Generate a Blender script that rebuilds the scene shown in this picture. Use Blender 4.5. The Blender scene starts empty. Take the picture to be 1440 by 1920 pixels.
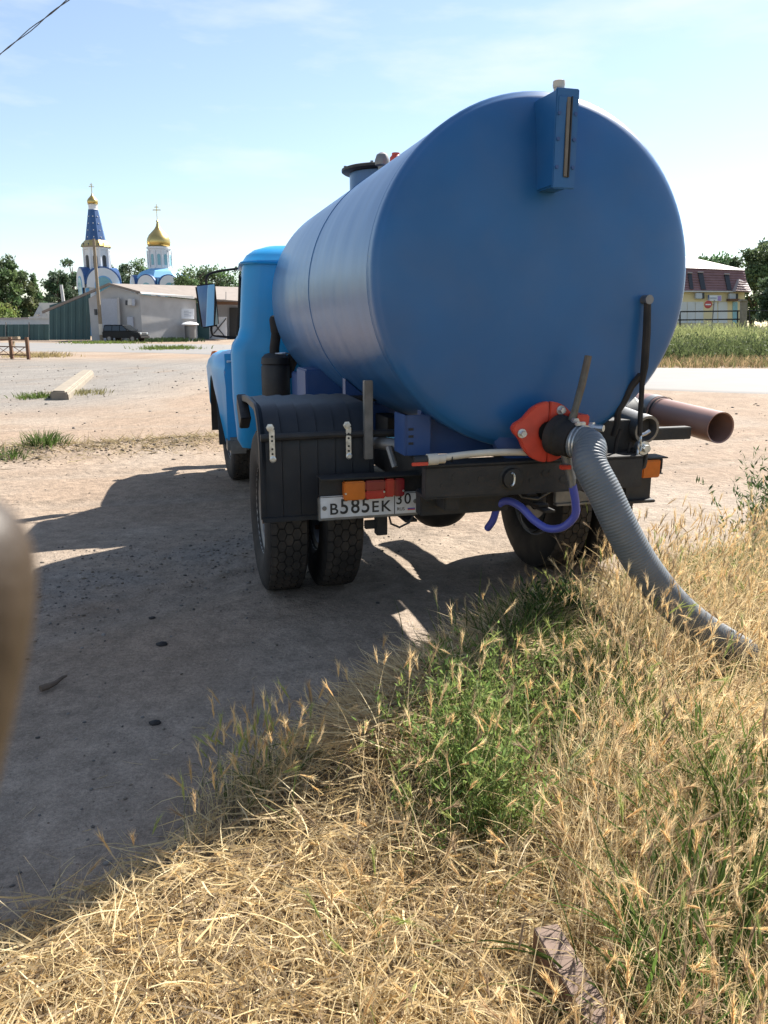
import bpy, bmesh, math, random
import numpy as np
from mathutils import Vector, Matrix
R = math.radians
random.seed(7); rng = np.random.default_rng(7)
scene = bpy.context.scene
C = scene.collection

# ---------------------------------------------------------------- camera
CAM_H, PITCH, FPX = 1.6346, 0.2319, 1480.0
cam_d = bpy.data.cameras.new('camera'); cam = bpy.data.objects.new('camera', cam_d); C.objects.link(cam)
cam.location = (0, 0, CAM_H); cam.rotation_euler = (math.pi / 2 - PITCH, 0, 0)
cam_d.sensor_fit = 'HORIZONTAL'; cam_d.sensor_width = 36; cam_d.lens = 36 * FPX / 1440
cam_d.clip_start = 0.01; cam_d.clip_end = 4000
cam_d.dof.use_dof = True; cam_d.dof.focus_distance = 5.0; cam_d.dof.aperture_fstop = 30.0
scene.camera = cam

# ---------------------------------------------------------------- daylight
SUN_AZ, SUN_EL = R(42), R(44)
world = bpy.data.worlds.new('World'); scene.world = world; world.use_nodes = True
wn, wl = world.node_tree.nodes, world.node_tree.links
bg = wn['Background']; bg.inputs['Strength'].default_value = 0.066
sky = wn.new('ShaderNodeTexSky'); sky.sky_type = 'NISHITA'; sky.sun_disc = False
sky.sun_elevation = SUN_EL; sky.sun_rotation = SUN_AZ
sky.air_density = 1.0; sky.dust_density = 0.35; sky.ozone_density = 1.2; sky.altitude = 0
tc = wn.new('ShaderNodeTexCoord'); mp = wn.new('ShaderNodeMapping')
mp.inputs['Scale'].default_value = (1.6, 1.6, 6.5); mp.inputs['Rotation'].default_value = (R(6), R(-5), R(20))
ns = wn.new('ShaderNodeTexNoise'); ns.inputs['Scale'].default_value = 2.6; ns.inputs['Detail'].default_value = 7
ns.inputs['Roughness'].default_value = 0.55
cr = wn.new('ShaderNodeMapRange'); cr.inputs[1].default_value = 0.50; cr.inputs[2].default_value = 0.74
cr.inputs[3].default_value = 0.11; cr.inputs[4].default_value = 0.60
mx = wn.new('ShaderNodeMix'); mx.data_type = 'RGBA'; mx.inputs['B'].default_value = (5.6, 5.9, 6.3, 1)
wl.new(tc.outputs['Generated'], mp.inputs['Vector']); wl.new(mp.outputs[0], ns.inputs['Vector'])
wl.new(ns.outputs['Fac'], cr.inputs[0]); wl.new(cr.outputs[0], mx.inputs['Factor'])
wl.new(sky.outputs[0], mx.inputs['A']); wl.new(mx.outputs['Result'], bg.inputs['Color'])
sd_ = bpy.data.lights.new('sun', 'SUN'); sd_.energy = 5.0; sd_.angle = R(0.55); sd_.color = (1.0, 0.95, 0.87)
sun = bpy.data.objects.new('sun', sd_); C.objects.link(sun); sun.location = (20, 25, 40)
SV = Vector((math.sin(SUN_AZ) * math.cos(SUN_EL), math.cos(SUN_AZ) * math.cos(SUN_EL), math.sin(SUN_EL)))
sun.rotation_euler = (-SV).to_track_quat('-Z', 'Y').to_euler()
scene.view_settings.view_transform = 'Standard'; scene.view_settings.look = 'None'
scene.view_settings.exposure = 1.50; scene.view_settings.gamma = 1.0
scene.view_settings.use_curve_mapping = False

# ---------------------------------------------------------------- helpers
def ray(px, py):
    u = (960 - py) / FPX; x = (px - 720) / FPX; c, s = math.cos(PITCH), math.sin(PITCH)
    return np.array([x, c + u * s, -s + u * c])
def at(px, py, Y):                       # the point seen at a picture position, Y metres ahead
    d = ray(px, py); return np.array([0, 0, CAM_H]) + d * (Y / d[1])
def gp(px, py, z=0.0):                   # the ground point seen there
    d = ray(px, py); return np.array([0, 0, CAM_H]) + d * ((z - CAM_H) / d[2])

def frame_of(a):
    a = np.array(a, float); a /= np.linalg.norm(a)
    h = np.array([0, 0, 1.0]) if abs(a[2]) < 0.9 else np.array([1.0, 0, 0])
    u = np.cross(h, a); u /= np.linalg.norm(u); return u, np.cross(a, u), a

class MB:
    def __init__(s): s.v, s.f, s.cut = [], [], []
    def add(s, vs, fs):
        o = len(s.v); s.cut.append((o, len(s.f))); s.v += [tuple(map(float, p)) for p in vs]
        s.f += [tuple(i + o for i in q) for q in fs]; return s
    def box(s, c, d, rot=None):
        m = Matrix.Rotation(0, 3, 'Z') if rot is None else rot
        vs = [Vector(c) + m @ Vector((x * d[0] / 2, y * d[1] / 2, z * d[2] / 2)) for x in (-1, 1) for y in (-1, 1) for z in (-1, 1)]
        return s.add(vs, [(0, 1, 3, 2), (4, 6, 7, 5), (0, 4, 5, 1), (2, 3, 7, 6), (0, 2, 6, 4), (1, 5, 7, 3)])
    def b2(s, a, b):
        return s.box([(a[i] + b[i]) / 2 for i in range(3)], [abs(b[i] - a[i]) for i in range(3)])
    def lathe(s, prof, o=(0, 0, 0), ax=(0, 0, 1), n=24, capa=True, capb=True):
        u, w, a = frame_of(ax); o = np.array(o, float); vs = []; fs = []
        for r, h in prof:
            for k in range(n):
                t = 2 * math.pi * k / n
                vs.append(o + a * h + r * (math.cos(t) * u + math.sin(t) * w))
        for i in range(len(prof) - 1):
            for k in range(n):
                k2 = (k + 1) % n; fs.append((i * n + k, i * n + k2, (i + 1) * n + k2, (i + 1) * n + k))
        if capa: fs.append(tuple(range(n - 1, -1, -1)))
        if capb: fs.append(tuple((len(prof) - 1) * n + k for k in range(n)))
        return s.add(vs, fs)
    def cyl(s, a, b, r0, r1=None, n=14):
        a = np.array(a, float); b = np.array(b, float); L = np.linalg.norm(b - a)
        return s.lathe([(r0, 0), (r0 if r1 is None else r1, L)], a, b - a, n)
    def tube(s, pts, r, n=8, caps=True):
        P = np.array(pts, float); m = len(P)
        rr = np.full(m, r) if np.isscalar(r) else np.array(r)
        T = np.gradient(P, axis=0); T /= np.linalg.norm(T, axis=1)[:, None]
        u, w, _ = frame_of(T[0]); vs = []; fs = []
        for i in range(m):
            u = u - T[i] * np.dot(u, T[i]); u /= np.linalg.norm(u); w = np.cross(T[i], u)
            for k in range(n):
                t = 2 * math.pi * k / n; vs.append(P[i] + rr[i] * (math.cos(t) * u + math.sin(t) * w))
        for i in range(m - 1):
            for k in range(n):
                k2 = (k + 1) % n; fs.append((i * n + k, i * n + k2, (i + 1) * n + k2, (i + 1) * n + k))
        if caps: fs += [tuple(range(n - 1, -1, -1)), tuple((m - 1) * n + k for k in range(n))]
        return s.add(vs, fs)
    def prism(s, poly, ext):             # 3-D polygon pushed along ext
        P = [np.array(p, float) for p in poly]; e = np.array(ext, float); n = len(P)
        fs = [tuple(range(n)), tuple(range(2 * n - 1, n - 1, -1))]
        fs += [(k, (k + 1) % n, n + (k + 1) % n, n + k)[::-1] for k in range(n)]
        return s.add(P + [p + e for p in P], fs)
    def loft(s, rings, caps=True):
        n = len(rings[0]); vs = [p for r in rings for p in r]; fs = []
        for i in range(len(rings) - 1):
            for k in range(n):
                k2 = (k + 1) % n; fs.append((i * n + k, i * n + k2, (i + 1) * n + k2, (i + 1) * n + k))
        if caps: fs += [tuple(range(n - 1, -1, -1)), tuple((len(rings) - 1) * n + k for k in range(n))]
        return s.add(vs, fs)
    def sheet(s, grid, closed=False):    # rows of points
        m, n = len(grid), len(grid[0]); fs = []
        for i in range(m - 1):
            for k in range(n - 1): fs.append((i * n + k, i * n + k + 1, (i + 1) * n + k + 1, (i + 1) * n + k))
        return s.add([p for r in grid for p in r], fs)
    def each(s, name, mat, parent=None, **k):       # every piece an object of its own
        cs = s.cut + [(len(s.v), len(s.f))]; out = []
        for (v0, f0), (v1, f1) in zip(cs[:-1], cs[1:]):
            m = MB(); m.add(s.v[v0:v1], [tuple(i - v0 for i in q) for q in s.f[f0:f1]]); out.append(m.build(name, mat, parent, **k))
        return out
    def build(s, name, mat, parent=None, bevel=0, seg=2, smooth=35, solid=0):
        me = bpy.data.meshes.new(name); me.from_pydata(s.v, [], s.f); me.update()
        bm = bmesh.new(); bm.from_mesh(me); bmesh.ops.recalc_face_normals(bm, faces=bm.faces)
        if solid: bmesh.ops.solidify(bm, geom=bm.faces[:], thickness=solid)
        if bevel:
            es = [e for e in bm.edges if len(e.link_faces) == 2 and e.calc_face_angle(0) > R(30)]
            bmesh.ops.bevel(bm, geom=es, offset=bevel, segments=seg, affect='EDGES', clamp_overlap=True)
        bm.to_mesh(me); bm.free()
        if smooth:
            me.polygons.foreach_set('use_smooth', [True] * len(me.polygons)); me.set_sharp_from_angle(angle=R(smooth))
        me.materials.append(mat)
        return link(name, me, parent)

def link(name, me, parent=None):
    o = bpy.data.objects.new(name, me); C.objects.link(o)
    if parent: o.parent = parent
    return o
def tag(o, label=None, cat=None, group=None, kind=None):
    for k, v in (('label', label), ('category', cat), ('group', group), ('kind', kind)):
        if v: o[k] = v
    return o
def thing(name, label, cat, loc=(0, 0, 0), rz=0, group=None):
    o = bpy.data.objects.new(name, None); C.objects.link(o)
    o.location = [float(q) for q in loc]; o.rotation_euler = (0, 0, rz); return tag(o, label, cat, group)
def copy_tree(o, parent=None):
    c = o.copy(); C.objects.link(c)
    if parent: c.parent = parent
    for ch in o.children: copy_tree(ch, c)
    return c
def np_mesh(name, V, quads, tris, col, mat, parent=None, smooth=False):
    V = np.asarray(V, np.float32); nq, nt = len(quads), len(tris)
    me = bpy.data.meshes.new(name); me.vertices.add(len(V)); me.vertices.foreach_set('co', V.ravel())
    me.loops.add(4 * nq + 3 * nt); me.polygons.add(nq + nt)
    idx = np.concatenate([np.asarray(quads, np.int32).ravel(), np.asarray(tris, np.int32).ravel()])
    me.loops.foreach_set('vertex_index', idx.astype(np.int32))
    st = np.concatenate([np.arange(nq) * 4, 4 * nq + np.arange(nt) * 3]).astype(np.int32)
    me.polygons.foreach_set('loop_start', st)
    if smooth: me.polygons.foreach_set('use_smooth', np.ones(nq + nt, bool))
    me.update(calc_edges=True)
    if col is not None:
        a = me.color_attributes.new('tint', 'FLOAT_COLOR', 'POINT')
        a.data.foreach_set('color', np.c_[col, np.ones(len(col))].astype(np.float32).ravel())
    me.materials.append(mat); return link(name, me, parent)

# smooth noise over the plane for relief and colour zones
_tab = np.random.default_rng(3).random((256, 256))
def vnoise(x, y):
    xi, yi = np.floor(x).astype(int), np.floor(y).astype(int); fx, fy = x - xi, y - yi
    fx = fx * fx * (3 - 2 * fx); fy = fy * fy * (3 - 2 * fy); g = lambda i, j: _tab[i % 256, j % 256]
    return (g(xi, yi) * (1 - fx) + g(xi + 1, yi) * fx) * (1 - fy) + (g(xi, yi + 1) * (1 - fx) + g(xi + 1, yi + 1) * fx) * fy
def fbm(x, y, o=4):
    t = 0; a = 0.5
    for i in range(o): t = t + a * (vnoise(x + 17 * i, y + 31 * i) - .5); x = x * 2.03; y = y * 2.03; a *= .5
    return t
def sstep(a, b, x):
    t = np.clip((x - a) / (b - a), 0, 1); return t * t * (3 - 2 * t)

# ---------------------------------------------------------------- materials
def mat(name, col, rough=.6, metal=0, spec=.5, var=.12, scale=6, bump=0, bscale=60, coat=0, dirt=None, trans=0, stretch=None):
    m = bpy.data.materials.new(name); m.use_nodes = True; N, L = m.node_tree.nodes, m.node_tree.links
    b = N['Principled BSDF']; b.inputs['Roughness'].default_value = rough; b.inputs['Metallic'].default_value = metal
    b.inputs['Specular IOR Level'].default_value = spec; b.inputs['Coat Weight'].default_value = coat
    b.inputs['Coat Roughness'].default_value = .15
    t = N.new('ShaderNodeTexCoord'); src = t.outputs['Object']
    if stretch:
        mpn = N.new('ShaderNodeMapping'); mpn.inputs['Scale'].default_value = stretch; L.new(src, mpn.inputs[0]); src = mpn.outputs[0]
    n = N.new('ShaderNodeTexNoise'); n.inputs['Scale'].default_value = scale; n.inputs['Detail'].default_value = 6
    L.new(src, n.inputs['Vector'])
    mr = N.new('ShaderNodeMapRange'); mr.inputs[1].default_value = .25; mr.inputs[2].default_value = .75
    mr.inputs[3].default_value = 1 - var; mr.inputs[4].default_value = 1 + var; L.new(n.outputs['Fac'], mr.inputs[0])
    mu = N.new('ShaderNodeVectorMath'); mu.operation = 'SCALE'; mu.inputs[0].default_value = col; L.new(mr.outputs[0], mu.inputs['Scale'])
    out = mu.outputs[0]
    if dirt:                             # uneven patches (colour, amount): settled dust; painted cloud reflections on the tank side
        n2 = N.new('ShaderNodeTexNoise'); n2.inputs['Scale'].default_value = dirt[2] if len(dirt) > 2 else 9; n2.inputs['Detail'].default_value = 8
        L.new(src, n2.inputs['Vector'])
        m2 = N.new('ShaderNodeMapRange'); m2.inputs[1].default_value = .42; m2.inputs[2].default_value = .72
        m2.inputs[3].default_value = dirt[1] * .25; m2.inputs[4].default_value = dirt[1]; L.new(n2.outputs['Fac'], m2.inputs[0])
        mxn = N.new('ShaderNodeMix'); mxn.data_type = 'RGBA'; mxn.inputs['B'].default_value = (*dirt[0], 1)
        L.new(m2.outputs[0], mxn.inputs['Factor']); L.new(out, mxn.inputs['A']); out = mxn.outputs['Result']
    L.new(out, b.inputs['Base Color'])
    if bump:
        n3 = N.new('ShaderNodeTexNoise'); n3.inputs['Scale'].default_value = bscale; n3.inputs['Detail'].default_value = 5
        L.new(src, n3.inputs['Vector']); bp = N.new('ShaderNodeBump'); bp.inputs['Strength'].default_value = bump
        bp.inputs['Distance'].default_value = .01; L.new(n3.outputs['Fac'], bp.inputs['Height']); L.new(bp.outputs[0], b.inputs['Normal'])
    return m
def plant_mat(name, transl=.4, rough=.55, gain=1.0):
    m = bpy.data.materials.new(name); m.use_nodes = True; N, L = m.node_tree.nodes, m.node_tree.links
    b = N['Principled BSDF']; b.inputs['Roughness'].default_value = rough; b.inputs['Specular IOR Level'].default_value = .18
    a = N.new('ShaderNodeAttribute'); a.attribute_name = 'tint'
    L.new(a.outputs['Color'], b.inputs['Base Color']); tr = N.new('ShaderNodeBsdfTranslucent')
    L.new(a.outputs['Color'], tr.inputs['Color']); mxs = N.new('ShaderNodeMixShader'); mxs.inputs[0].default_value = transl
    L.new(b.outputs[0], mxs.inputs[1]); L.new(tr.outputs[0], mxs.inputs[2]); L.new(mxs.outputs[0], N['Material Output'].inputs['Surface'])
    return m
DUST = (.22, .17, .13)
M = dict(
    tank=mat('tank_paint', (.016, .102, .265), .30, spec=.5, var=.10, scale=3, dirt=((.24, .29, .40), .13, 2.6), stretch=(1.2, 4.0, .8)),  # dirt here: pale streaks, cloud reflections painted into the side colour
    tank2=mat('tank_end_paint', (.010, .099, .265), .36, spec=.45, var=.10, scale=3, dirt=(DUST, .09, 5)),
    cab=mat('cab_paint', (.009, .27, .58), .33, spec=.5, var=.06, scale=3, dirt=(DUST, .10, 5)),
    frame=mat('chassis_black', (.010, .0105, .012), .6, var=.3, scale=12, dirt=(DUST, .10), bump=.15),
    bluep=mat('blue_bracket_paint', (.016, .062, .20), .45, var=.1, dirt=(DUST, .08)),
    rubber=mat('rubber', (.011, .011, .012), .75, spec=.3, var=.25, scale=15, bump=.2, bscale=120, dirt=(DUST, .12)),
    tread=mat('tread_rubber', (.020, .0195, .019), .8, spec=.25, var=.25, scale=20, dirt=(DUST, .30), bump=.2),
    guard=mat('mudguard_plastic', (.007, .011, .018), .5, spec=.4, var=.2, scale=10, dirt=(DUST, .05), bump=.08, bscale=200),
    red=mat('red_paint', (.55, .045, .02), .45, var=.15, scale=15, dirt=(DUST, .12)),
    zinc=mat('zinc_plate', (.55, .57, .58), .38, .9, var=.3, scale=40, dirt=(DUST, .12, 30)),
    steel=mat('dull_steel', (.20, .20, .20), .5, .7, var=.25, scale=18, dirt=(DUST, .2)),
    chrome=mat('mirror_glass', (.85, .87, .88), .015, 1, var=.01),
    lever=mat('worn_lever_steel', (.10, .10, .085), .5, .6, var=.3, scale=30, dirt=((.16, .08, .04), .4)),
    white=mat('white_plastic', (.58, .53, .44), .5, var=.08, scale=10, dirt=(DUST, .3)),
    plate=mat('number_plate_white', (.66, .67, .68), .35, var=.08, scale=20, dirt=(DUST, .35, 12)),
    black=mat('black_print', (.015, .015, .016), .5, var=.1),
    pred=mat('flag_red', (.5, .05, .06), .5), pblue=mat('flag_blue', (.05, .1, .4), .5),
    orange=mat('orange_lens', (.55, .13, .012), .2, var=.1, scale=30, coat=.3), lred=mat('red_lens', (.42, .012, .018), .2, var=.1, scale=30, coat=.3),
    dred=mat('dark_red_lens', (.22, .012, .02), .25, var=.1, coat=.3),
    hose=mat('hose_grey_plastic', (.095, .115, .135), .42, spec=.45, var=.12, scale=14, dirt=(DUST, .22, 14)),
    bhose=mat('blue_hose_pvc', (.07, .09, .42), .35, var=.1, dirt=(DUST, .12)),
    pipe=mat('brown_pvc', (.26, .14, .11), .4, var=.08, scale=8, dirt=(DUST, .25)),
    glass=mat('dark_glass', (.012, .016, .02), .06, spec=.6, var=.05),
    amber=mat('gauge_tube', (.15, .12, .085), .35, var=.2, scale=20),
    gold=mat('gilded_metal', (.55, .40, .15), .33, 1, var=.1), cwhite=mat('church_white', (.68, .69, .71), .8, var=.04, scale=1),
    cblue=mat('church_blue_roof', (.022, .08, .22), .45, var=.1, scale=1), cblue2=mat('church_pale_blue', (.16, .38, .60), .6, var=.06),
    teal=mat('church_glazing', (.16, .36, .42), .15, spec=.6, var=.1), dark=mat('dark_opening', (.03, .032, .036), .5, var=.2),
    shed=mat('shed_plaster', (.41, .405, .40), .85, var=.13, scale=.8, dirt=(DUST, .2, .5)), sroof=mat('shed_roof_sheet', (.20, .165, .14), .8, var=.12, scale=1.2),
    sroof2=mat('shed_roof_trim', (.50, .49, .47), .7, var=.06), sdoor=mat('grey_door_paint', (.36, .38, .43), .6, var=.08),
    green=mat('green_sheet_metal', (.024, .072, .075), .5, var=.08, scale=1), lgrey=mat('pale_wall', (.46, .48, .50), .85, var=.08, scale=1),
    rust=mat('rust', (.13, .065, .035), .8, var=.35, scale=25, bump=.3), wood=mat('weathered_wood', (.24, .19, .13), .85, var=.2, scale=8, bump=.2),
    conc=mat('concrete', (.22, .185, .14), .9, var=.22, scale=5, bump=.3, bscale=30), suv=mat('black_car_paint', (.004, .006, .009), .4, spec=.2, var=.05),
    yellow=mat('yellow_plaster', (.74, .61, .36), .85, var=.06, scale=1), maroon=mat('maroon_roof_tile', (.23, .125, .125), .7, var=.14, scale=2),
    mtop=mat('pale_roof_sheet', (.36, .30, .29), .6, var=.05, scale=1), panel=mat('shopfront_panel', (.62, .62, .60), .6, var=.06, scale=1),
    skin=mat('skin', (.044, .030, .019), .5, spec=.35, var=.1, scale=60, bump=.1, bscale=400), bark=mat('bark', (.12, .085, .06), .9, var=.3, scale=10, bump=.5),
    straw=plant_mat('dry_grass_blade', .40, .5), leaf=plant_mat('green_leaf', .42, .7), tree=plant_mat('tree_leaf', .40, .5),
    stone=plant_mat('stone', 0.0, .9), sleeve=mat('dark_sleeve', (.05, .05, .06), .9, var=.2, scale=40),
    wire=mat('cable_black', (.03, .03, .035), .6))
# long soft dents in the tank skin, real relief seen only in the gloss
def tank_relief(m, strength, sc, st):
    N, L = m.node_tree.nodes, m.node_tree.links; t = N.new('ShaderNodeTexCoord'); mpn = N.new('ShaderNodeMapping')
    mpn.inputs['Scale'].default_value = st; L.new(t.outputs['Object'], mpn.inputs[0])
    n = N.new('ShaderNodeTexNoise'); n.inputs['Scale'].default_value = sc; n.inputs['Detail'].default_value = 1.2; L.new(mpn.outputs[0], n.inputs['Vector'])
    b = N.new('ShaderNodeBump'); b.inputs['Strength'].default_value = strength; b.inputs['Distance'].default_value = .03
    L.new(n.outputs['Fac'], b.inputs['Height']); L.new(b.outputs[0], N['Principled BSDF'].inputs['Normal'])
tank_relief(M['tank'], .30, 1.3, (1.1, 2.4, 1.0)); tank_relief(M['tank2'], .08, 2.0, (1, 1, .6)); tank_relief(M['cab'], .06, 3, (1, 1, .5))

# ---------------------------------------------------------------- the ground
VB = np.array([(-4, -.6), (-1.75, 1.2), (-1.12, 1.78), (-.74, 2.12), (-.47, 2.62), (-.08, 3.30), (.46, 3.85), (1.02, 4.55), (1.70, 5.02), (2.60, 5.6), (3.35, 6.1), (6, 8.0), (14, 12.5)])
def verge_sd(x, y):                      # > 0 on the grassy verge
    P = np.stack([x, y], -1); best = np.full(x.shape, 1e9); sg = np.zeros(x.shape)
    for a, b in zip(VB[:-1], VB[1:]):
        d = b - a; t = np.clip(((P - a) @ d) / (d @ d), 0, 1); q = P - (a + t[..., None] * d); r = np.hypot(q[..., 0], q[..., 1])
        c = d[0] * q[..., 1] - d[1] * q[..., 0]; k = r < best; best = np.where(k, r, best); sg = np.where(k, -np.sign(c), sg)
    return best * sg
def seg_d(x, y, a, b):
    a, b = np.array(a, float), np.array(b, float); d = b - a; t = np.clip(((x - a[0]) * d[0] + (y - a[1]) * d[1]) / (d @ d), 0, 1)
    return np.hypot(x - a[0] - t * d[0], y - a[1] - t * d[1]), t
def heap(x, y):
    d, t = seg_d(x, y, (-.06, 2.50), (.86, 3.80)); return .11 * np.exp(-(d / .20) ** 2) * (.7 + .6 * (vnoise(x * 5, y * 5)))
def ruts(x, y):                           # wheel tracks crossing the yard
    v = np.zeros(np.shape(x))
    for a, b in (((-9, 5.6), (1.2, 8.4)), ((-9, 7.2), (1.2, 10.0)), ((-3.5, 2.2), (.2, 6.2)), ((-9, 12.2), (4, 14.6)), ((-9, 13.8), (4, 16.2)), ((1.2, 8.4), (9, 11.5)), ((1.2, 10.0), (9, 13.1))):
        d, t = seg_d(x, y, a, b); v = np.maximum(v, np.exp(-((d + .12 * fbm(x * .9, y * .9, 2)) / .15) ** 2))
    return v
def gz(x, y):
    x = np.asarray(x, float); y = np.asarray(y, float); near = 1 - sstep(12, 17, np.hypot(x, y))
    sd = verge_sd(x, y) + .25 * fbm(x * 2.5, y * 2.5, 3)
    z = .07 * sstep(-.05, .35, sd) + heap(x, y) * near
    z = z + near * (.05 * fbm(x * .6, y * .6, 3) + .018 * fbm(x * 5, y * 5, 3) * (1 + 1.4 * (sd > 0)))
    d, t = seg_d(x, y, (-7.5, 8.6), (-1.8, 11.6)); z = z + (.10 + .14 * fbm(x * 2, y * 2, 4)) * np.exp(-(d / .55) ** 2)
    z = z - near * .022 * ruts(x, y)
    z = z + 1.0 * sstep(33.5, 50, y) * sstep(3, 9, x) * (1 - sstep(120, 200, y))
    return z
def axis(lo, hi, f0, f1, step, g):
    a = list(np.arange(f0, f1 + 1e-6, step)); s = step
    while a[-1] < hi: s *= g; a.append(a[-1] + s)
    s = step; b = []
    p = f0
    while p > lo: s *= g; p -= s; b.append(p)
    return np.array(b[::-1] + a)
gx = axis(-900, 900, -4.2, 4.2, .035, 1.055); gy = axis(-40, 1500, .9, 9.5, .035, 1.045)
X, Y = np.meshgrid(gx, gy); Z = gz(X, Y); nx, ny = len(gx), len(gy)
sdv = verge_sd(X, Y); n1 = fbm(X * .5, Y * .5, 4); n2 = fbm(X * 3, Y * 3, 4); n3 = fbm(X * 14, Y * 14, 3)
sand = np.array([.46, .355, .275]); grav = np.array([.36, .33, .305]); pale = np.array([.50, .42, .35]); soil = np.array([.27, .21, .135]); dry = np.array([.38, .29, .18])
def lerp(a, b, t): return a * (1 - t[..., None]) + b * t[..., None]
col = lerp(np.broadcast_to(sand, X.shape + (3,)), pale, sstep(-.15, .25, n1))
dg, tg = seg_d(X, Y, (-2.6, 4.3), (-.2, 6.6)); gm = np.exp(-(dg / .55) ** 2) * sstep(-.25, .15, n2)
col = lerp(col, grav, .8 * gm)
gl = sstep(-4, -8, X) * sstep(13, 18, Y) * (1 - sstep(34, 44, Y)) * sstep(-.55, -.1, n1 + n2 * .5); col = lerp(col, np.array([.345, .335, .325]), .92 * gl)
gl2 = sstep(20, 24, Y + X * .3) * (1 - sstep(30, 40, Y)) * sstep(-.1, .3, n1); col = lerp(col, grav * 1.2, .5 * gl2)
db, tb = seg_d(X, Y, (-7.5, 8.6), (-1.8, 11.6)); col = lerp(col, np.array([.36, .27, .17]), .55 * np.exp(-(db / .6) ** 2) * sstep(-.1, .15, n2))
rv = ruts(X, Y); col = lerp(col, pale * .93, .55 * rv); col = lerp(col, np.array([.31, .255, .20]), .45 * sstep(.05, .5, np.exp(-((rv - .35) / .18) ** 2) * (rv > .02)) * sstep(-.1, .2, n2))
col = lerp(col, soil, sstep(-.12, .12, sdv + .3 * n2) * .9)
col = lerp(col, np.array([.17, .17, .09]), sstep(33.5, 37, Y) * sstep(3, 6, X))
col = lerp(col, np.array([.30, .27, .17]), sstep(100, 140, Y))
col = np.array([1.035, 1.0, .945]) * .53 * col * (1 + .45 * n3 + .25 * n2)[..., None]
ii = np.arange(nx * ny).reshape(ny, nx); quads = np.stack([ii[:-1, :-1], ii[:-1, 1:], ii[1:, 1:], ii[1:, :-1]], -1).reshape(-1, 4)
def ground_mat():
    m = bpy.data.materials.new('sandy_ground'); m.use_nodes = True; N, L = m.node_tree.nodes, m.node_tree.links; b = N['Principled BSDF']
    b.inputs['Roughness'].default_value = .95; b.inputs['Specular IOR Level'].default_value = .15
    a = N.new('ShaderNodeAttribute'); a.attribute_name = 'tint'; t = N.new('ShaderNodeTexCoord'); src = a.outputs['Color']
    for sc, lo, hi, det in ((9, .84, 1.14, 8), (55, .80, 1.16, 4), (190, .78, 1.2, 2)):
        n = N.new('ShaderNodeTexNoise'); n.inputs['Scale'].default_value = sc; n.inputs['Detail'].default_value = det; L.new(t.outputs['Object'], n.inputs['Vector'])
        r = N.new('ShaderNodeMapRange'); r.inputs[1].default_value = .3; r.inputs[2].default_value = .7; r.inputs[3].default_value = lo; r.inputs[4].default_value = hi
        L.new(n.outputs['Fac'], r.inputs[0]); s = N.new('ShaderNodeVectorMath'); s.operation = 'SCALE'; L.new(src, s.inputs[0]); L.new(r.outputs[0], s.inputs['Scale']); src = s.outputs[0]
    L.new(src, b.inputs['Base Color']); prev = None
    for sc, d, st in ((14, .05, .5), (90, .012, .6)):
        n = N.new('ShaderNodeTexNoise'); n.inputs['Scale'].default_value = sc; n.inputs['Detail'].default_value = 6; L.new(t.outputs['Object'], n.inputs['Vector'])
        bp = N.new('ShaderNodeBump'); bp.inputs['Strength'].default_value = st; bp.inputs['Distance'].default_value = d; L.new(n.outputs['Fac'], bp.inputs['Height'])
        if prev: L.new(prev, bp.inputs['Normal'])
        prev = bp.outputs[0]
    L.new(prev, b.inputs['Normal']); return m
GM = ground_mat()
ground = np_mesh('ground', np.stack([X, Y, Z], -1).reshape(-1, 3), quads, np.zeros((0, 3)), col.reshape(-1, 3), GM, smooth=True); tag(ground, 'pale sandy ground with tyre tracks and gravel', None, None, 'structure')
# paved road curving from the right behind the truck to the far left
near_e = [(70, 15), (30, 17.0), (14, 18.6), (7, 20.8), (1, 27), (-5, 38), (-11, 47.5), (-22, 52), (-45, 55), (-90, 57)]
far_e = [(70, 28), (30, 30.2), (15, 31.0), (9, 32.6), (4, 38), (0, 50), (-6, 64), (-20, 74), (-45, 80), (-90, 82)]
def smoothline(p, k=6):
    p = np.array(p, float); t = np.arange(len(p)); tt = np.linspace(0, len(p) - 1, (len(p) - 1) * k + 1); out = []
    for q in tt:
        i = min(int(q), len(p) - 2); f = q - i; a, b, c, d = p[max(i - 1, 0)], p[i], p[i + 1], p[min(i + 2, len(p) - 1)]
        out.append(.5 * (2 * b + (c - a) * f + (2 * a - 5 * b + 4 * c - d) * f * f + (3 * b - a - 3 * c + d) * f ** 3))
    return np.array(out)
ne, fe = smoothline(near_e), smoothline(far_e)
rows = []
for w, z in ((-.02, -.1), (0, .012), (.04, .03), (.35, .055), (.65, .055), (.96, .03), (1, .012), (1.02, -.1)):
    rows.append([(a[0] + (b[0] - a[0]) * w, a[1] + (b[1] - a[1]) * w, z) for a, b in zip(ne, fe)])
road_m = mat('worn_asphalt', (.165, .163, .16), .85, var=.10, scale=.9, bump=.3, bscale=25, dirt=((.22, .185, .15), .55, .35))
tag(MB().sheet(rows).build('road', road_m), 'pale worn asphalt road curving behind the truck', None, None, 'structure')

# ================================================================ THE TRUCK
TH = R(15.43); TL = (0.369, 5.1605)
truck = thing('tank_truck', 'blue vacuum tanker truck seen from behind with a grey suction hose attached', 'truck', (*TL, 0), TH)
def tw(p):                                # truck-local to world
    c, s = math.cos(TH), math.sin(TH); return np.array([p[0] * c - p[1] * s + TL[0], p[0] * s + p[1] * c + TL[1], p[2]])
def part(mb, name, m, parent=truck, **k): return mb.build(name, m, parent, **k)
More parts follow.
